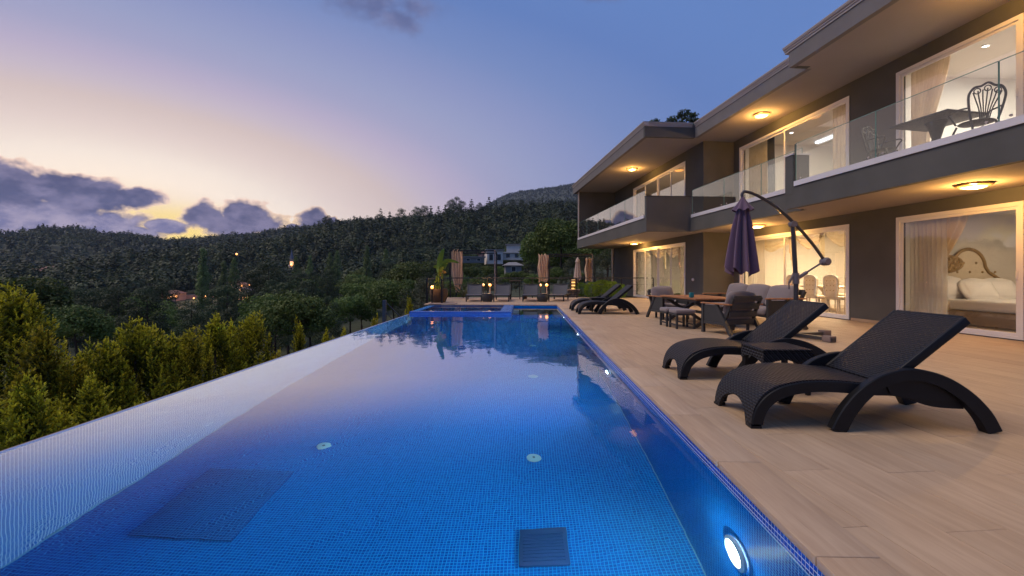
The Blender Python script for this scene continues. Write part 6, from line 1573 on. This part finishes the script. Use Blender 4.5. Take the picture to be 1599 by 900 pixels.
def thuja_mesh(seed, H, rb, n_spray):
    """upright plumes set round a leader; every plume is a pointed brush of scale leaves"""
    rng = np.random.default_rng(seed); Ps = []; Ds = []; Ss = []; Us = []
    for k in range(n_spray):
        f = (k+rng.uniform(0, 1))/n_spray; top = k >= n_spray-2
        z0 = H*(0.03+0.86*f**0.85); a = k*2.399+rng.uniform(-.5, .5)
        rr = rb*(1-f)**0.85
        out = np.array([math.cos(a), math.sin(a), 0]); L = (0.46+0.22*(1-f))*rng.uniform(0.6, 1.35)*min(1.1, H/2.6)*(1.45 if top else 1.0)
        lean = (0 if top else rng.uniform(0.12, 0.6)*(0.35+0.65*(1-f))); axis = out*lean+np.array([0, 0, 1.0]); axis /= np.linalg.norm(axis)
        base = out*rr*rng.uniform(0.55, 0.95)+np.array([0, 0, z0 if not top else H-L])
        e1 = np.cross(axis, rng.normal(0, 1, 3)); e1 /= np.linalg.norm(e1); e2 = np.cross(axis, e1)
        bend = out*(-0.10*L)
        def brush(b0, ax, ln, w, m, u0, u1):
            u = (np.arange(m)+rng.uniform(0, 1, m))/m; th = np.arange(m)*2.4
            rad = e1[None, :]*np.cos(th)[:, None]+e2[None, :]*np.sin(th)[:, None]
            wid = w*(1-u)**0.8*rng.uniform(0.3, 1.2, m)
            Ps.append(b0[None, :]+ax[None, :]*(u*ln)[:, None]+bend[None, :]*((u0+(u1-u0)*u)**2)[:, None]+rad*wid[:, None])
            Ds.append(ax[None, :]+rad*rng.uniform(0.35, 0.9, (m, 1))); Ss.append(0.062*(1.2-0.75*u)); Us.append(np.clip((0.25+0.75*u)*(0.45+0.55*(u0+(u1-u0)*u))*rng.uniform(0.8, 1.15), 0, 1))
        brush(base, axis, L, 0.05*L, 52, 0.0, 1.0)
        nb = 9
        for q in range(nb):                      # side sprigs in a flat herringbone
            us = 0.10+0.72*q/(nb-1); sg = 1 if q % 2 else -1
            sd = axis*0.85+e1*sg*rng.uniform(0.45, 0.75)+e2*rng.uniform(-0.25, 0.25); sd /= np.linalg.norm(sd)
            brush(base+axis*(us*L), sd, (0.40*(1-us)+0.07)*L*rng.uniform(0.8, 1.2), 0.035*L, 14, us, min(1, us+0.3))
    P = np.concatenate(Ps); D = np.concatenate(Ds); sz = np.concatenate(Ss)
    V = leaf_quads(P, D, sz, 0.36, 0.16, rng)
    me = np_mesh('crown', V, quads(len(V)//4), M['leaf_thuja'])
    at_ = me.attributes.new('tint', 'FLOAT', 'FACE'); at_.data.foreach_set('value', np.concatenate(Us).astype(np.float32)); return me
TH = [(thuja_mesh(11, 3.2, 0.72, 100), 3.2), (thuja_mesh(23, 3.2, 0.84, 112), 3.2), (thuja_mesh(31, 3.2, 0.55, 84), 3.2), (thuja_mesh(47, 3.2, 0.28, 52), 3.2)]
mb = MB(); mb.tube([(0, 0, -0.3), (0, 0, 2.9)], 0.05, 7, scales=[1.2, 0.2]); th_tr = mb.mesh('trunk', M['bark'], 60)
LT = ['golden thuja at the left picture edge, cut by the frame', 'tallest golden thuja with a pointed leader near the left edge', 'golden thuja right of the tallest one', 'low golden thuja leaning against the pool edge at left', 'golden thuja at the left end of the long row', 'narrow golden thuja tip in the gap before the long row', 'golden thuja in the long row, second clump', 'golden thuja in the long row, third clump', 'golden thuja in the middle of the long row', 'golden thuja in the long row right of the middle', 'bright golden thuja in the long row, last but one', 'golden thuja at the right end of the long row with spread tips', 'small golden tip rising right over the pool edge before the long row ends', 'small golden thuja tip at the pool edge right of the row', 'slim lone golden thuja standing right of the row', 'golden thuja tips at the pool edge beyond the slim lone one', 'golden thuja tips farther along the pool edge', 'small golden thuja left of the steel post', 'golden thuja beside the spa corner', 'short golden thuja in front of the tallest, low at the frame edge']
TP = [(-40, 7.0, 505, 0, 1.3), (28, 7.6, 458, 1, 1.45), (66, 5.6, 522, 0, 1.0), (45, 4.3, 600, 0, 0.9), (112, 5.8, 572, 1, 1.1), (133, 6.0, 540, 3, 0.9), (168, 6.2, 540, 0, 1.15), (212, 6.6, 509, 1, 1.2), (240, 6.9, 518, 0, 1.1), (296, 7.6, 522, 1, 1.15), (336, 8.4, 498, 0, 1.2), (394, 9.3, 497, 1, 1.25), (216, 5.2, 640, 2, 0.8), (430, 8.6, 553, 3, 0.8), (467, 9.6, 500, 3, 0.75), (510, 10.6, 523, 2, 0.9), (538, 11.6, 520, 2, 0.8), (586, 13.2, 494, 3, 0.9), (640, 15.4, 472, 2, 0.75), (86, 4.7, 640, 2, 0.9),
      (268, 7.2, 530, 0, 1.0), (362, 8.9, 512, 2, 1.1), (140, 5.3, 600, 2, 1.0), (-10, 4.3, 640, 2, 1.0)]
LT += ['golden thuja between the middle clumps of the row', 'golden thuja squeezed between the two bright ones at the right of the row', 'low golden thuja in front of the narrow tip at the left', 'low golden thuja in the bottom left corner of the hedge']
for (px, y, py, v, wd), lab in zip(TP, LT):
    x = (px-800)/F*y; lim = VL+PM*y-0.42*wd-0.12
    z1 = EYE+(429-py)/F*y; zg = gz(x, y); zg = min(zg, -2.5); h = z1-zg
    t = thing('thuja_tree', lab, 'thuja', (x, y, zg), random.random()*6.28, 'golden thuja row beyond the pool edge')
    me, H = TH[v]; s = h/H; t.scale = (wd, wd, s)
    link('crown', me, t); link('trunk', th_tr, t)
# trees of the middle distance, one by one
GW = 'trees of the wooded valley'
cnt = 0; tries = 0
while cnt < 250 and tries < 9000:
    tries += 1
    px = random.uniform(-230, 985); dist = 30*((200/30)**(random.random()**0.72))
    x, y = at(px, dist)
    if px > 690 and dist < 60: continue
    if x > -5.5 and y < 31: continue
    if not village_clear(x, y, taken): continue
    g = gz(x, y)
    kind = random.choices(['pine', 'broad', 'olive'], [6, 3.2 if px > 480 else 1.4, 0.5])[0]
    h = {'pine': random.uniform(7, 11), 'broad': random.uniform(5.5, 9), 'olive': random.uniform(3, 5)}[kind]
    topy = 429-(g+h-EYE)/y*F
    lo = np.interp(px, [-230, 0, 200, 330, 480, 600, 700, 985], [452, 452, 448, 440, 425, 410, 402, 330])+max(0, (70-dist))*0.35
    if topy < lo: h = max(2.2, h-(lo-topy)/F*y)
    if topy < lo-40: continue
    if any((x-a)**2+(y-b)**2 < (1.7+dist*0.011)**2 for a, b, _ in taken): continue
    # keep the view to houses and lamps open
    if any(abs(px-q) < w_ and dist < d_ and 429-(g+h-EYE)/y*F < py_ for q, w_, d_, py_ in ((270, 10, 170, 468), (312, 26, 172, 468), (385, 22, 172, 466), (68, 38, 330, 450), (60, 24, 250, 470), (456, 8, 205, 424), (790, 66, 95, 418), (318, 12, 118, 440), (355, 22, 118, 440), (520, 45, 128, 420), (574, 12, 130, 415))): continue
    taken.append((x, y, 0)); cnt += 1
    where = ('beyond the left picture edge' if px < 0 else 'in the valley below the left village' if px < 120 else 'beyond the left part of the thuja row' if px < 230 else 'near the orange garden wall' if px < 340 else 'near the poplars and the valley houses' if px < 410 else 'on the slope below the minaret' if px < 500 else 'below the slim poplars' if px < 580 else 'on the slope left of the railing corner' if px < 650 else 'behind the banana plant and left cabana' if px < 745 else 'around the white hillside houses' if px < 850 else 'behind the villa corner')
    size = 'tall ' if h > {'pine': 8, 'broad': 6.2, 'olive': 4}[kind] else 'low '
    far = 'near ' if dist < 65 else 'distant ' if dist > 120 else ''
    lab = far+size+{'pine': 'dark pine ', 'broad': 'leafy green tree ', 'olive': 'grey green tree '}[kind]+where
    plant_tree(kind, x, y, h, lab, {'pine': 'dark pines of the valley', 'broad': 'leafy trees of the valley', 'olive': 'small trees of the valley'}[kind])
# woods too far to pick trees apart: one mass each
def wood(name, n, rlo, rhi, per, hlo, hhi, lsize, seed, azlo=-56, azhi=17, keep=None, shape=0.26, topclip=True):
    rng = np.random.default_rng(seed)
    az = np.radians(rng.uniform(azlo, azhi, n)); r = np.sqrt(rng.uniform(rlo**2, rhi**2, n))
    X = r*np.sin(az); Y = r*np.cos(az); Z = ground_z(X, Y); H = rng.uniform(hlo, hhi, n)*(0.75+0.5*rng.random(n))
    if keep is not None: k_ = keep(X, Y, r, az); X, Y, Z, H = X[k_], Y[k_], Z[k_], H[k_]
    for a, b, rr in taken:
        if rr > 2.2:
            k_ = (X-a)**2+(Y-b)**2 > (rr+3)**2; X, Y, Z, H = X[k_], Y[k_], Z[k_], H[k_]
    n = len(X)
    d = rng.normal(0, 1, (n, per, 3)); d /= np.linalg.norm(d, axis=2, keepdims=True)
    d[..., 2] = np.abs(d[..., 2])*1.0-0.15*rng.random((n, per))
    rad = rng.uniform(0.55, 1.0, (n, per, 1)); kind = rng.random(n)
    wx = H*np.where(kind < 0.6, shape, shape*1.35); hz = H*np.where(kind < 0.6, 0.66, 0.5)
    if 1:                                     # pines taper to the top, leafy ones stay round
        tp = np.where(kind[:, None] < 0.6, 1-0.65*np.clip(d[..., 2], 0, 1), 1.0)
    P = np.stack([X[:, None]+d[..., 0]*wx[:, None]*rad[..., 0]*tp, Y[:, None]+d[..., 1]*wx[:, None]*rad[..., 0]*tp, Z[:, None]+H[:, None]*0.34+d[..., 2]*hz[:, None]*rad[..., 0]], 2)
    V = leaf_quads(P.reshape(-1, 3), d.reshape(-1, 3)+np.array([0, 0, 0.3]), lsize, 0.8, 0.32, rng, True)
    me = np_mesh(name, V, quads(len(V)//4), M['leaf_far'])
    tn = np.clip(0.35*kind+0.65*rng.random(n), 0, 1); at_ = me.attributes.new('tint', 'FLOAT', 'FACE'); at_.data.foreach_set('value', np.repeat(tn, per).astype(np.float32))
    o = link(name, me); tag(o, kind='stuff')
wood('valley_wood', 1700, 140, 250, 140, 6.5, 11, 0.95, 5, shape=0.31, keep=lambda X, Y, r, az: (r > 175) | (np.degrees(az) > -20))
wood('hill_wood', 3500, 235, 500, 116, 9, 15, 1.35, 6, shape=0.31)
wood('far_wood', 7000, 500, 1180, 34, 10, 16, 2.7, 7, shape=0.31)
wood('mountain_scrub', 4000, 1200, 2150, 12, 7, 13, 5.0, 8, -12, 14)

# ------------------------------------------------------------------ air
HZ = 0.0001
hm = bpy.data.materials.new('haze'); hm.use_nodes = True; ht = NT(hm.node_tree); ht.n.clear()
pv = ht.new('ShaderNodeVolumePrincipled'); pv.inputs['Color'].default_value = (0.72, 0.80, 1.0, 1); pv.inputs['Density'].default_value = HZ; pv.inputs['Anisotropy'].default_value = 0.0
ht.l.new(pv.outputs[0], ht.new('ShaderNodeOutputMaterial').inputs['Volume'])
_zz = [v.co.z for v in bpy.data.objects['hillside'].data.vertices]; HZ_BOTTOM = min(_zz)-1.0; HZ_TOP = max(_zz)+24.0
mb = MB(); mb.box(-2600, -2600, HZ_BOTTOM, 2600, 2600, HZ_TOP); o = link('haze', mb.mesh('haze', hm)); tag(o, kind='stuff')
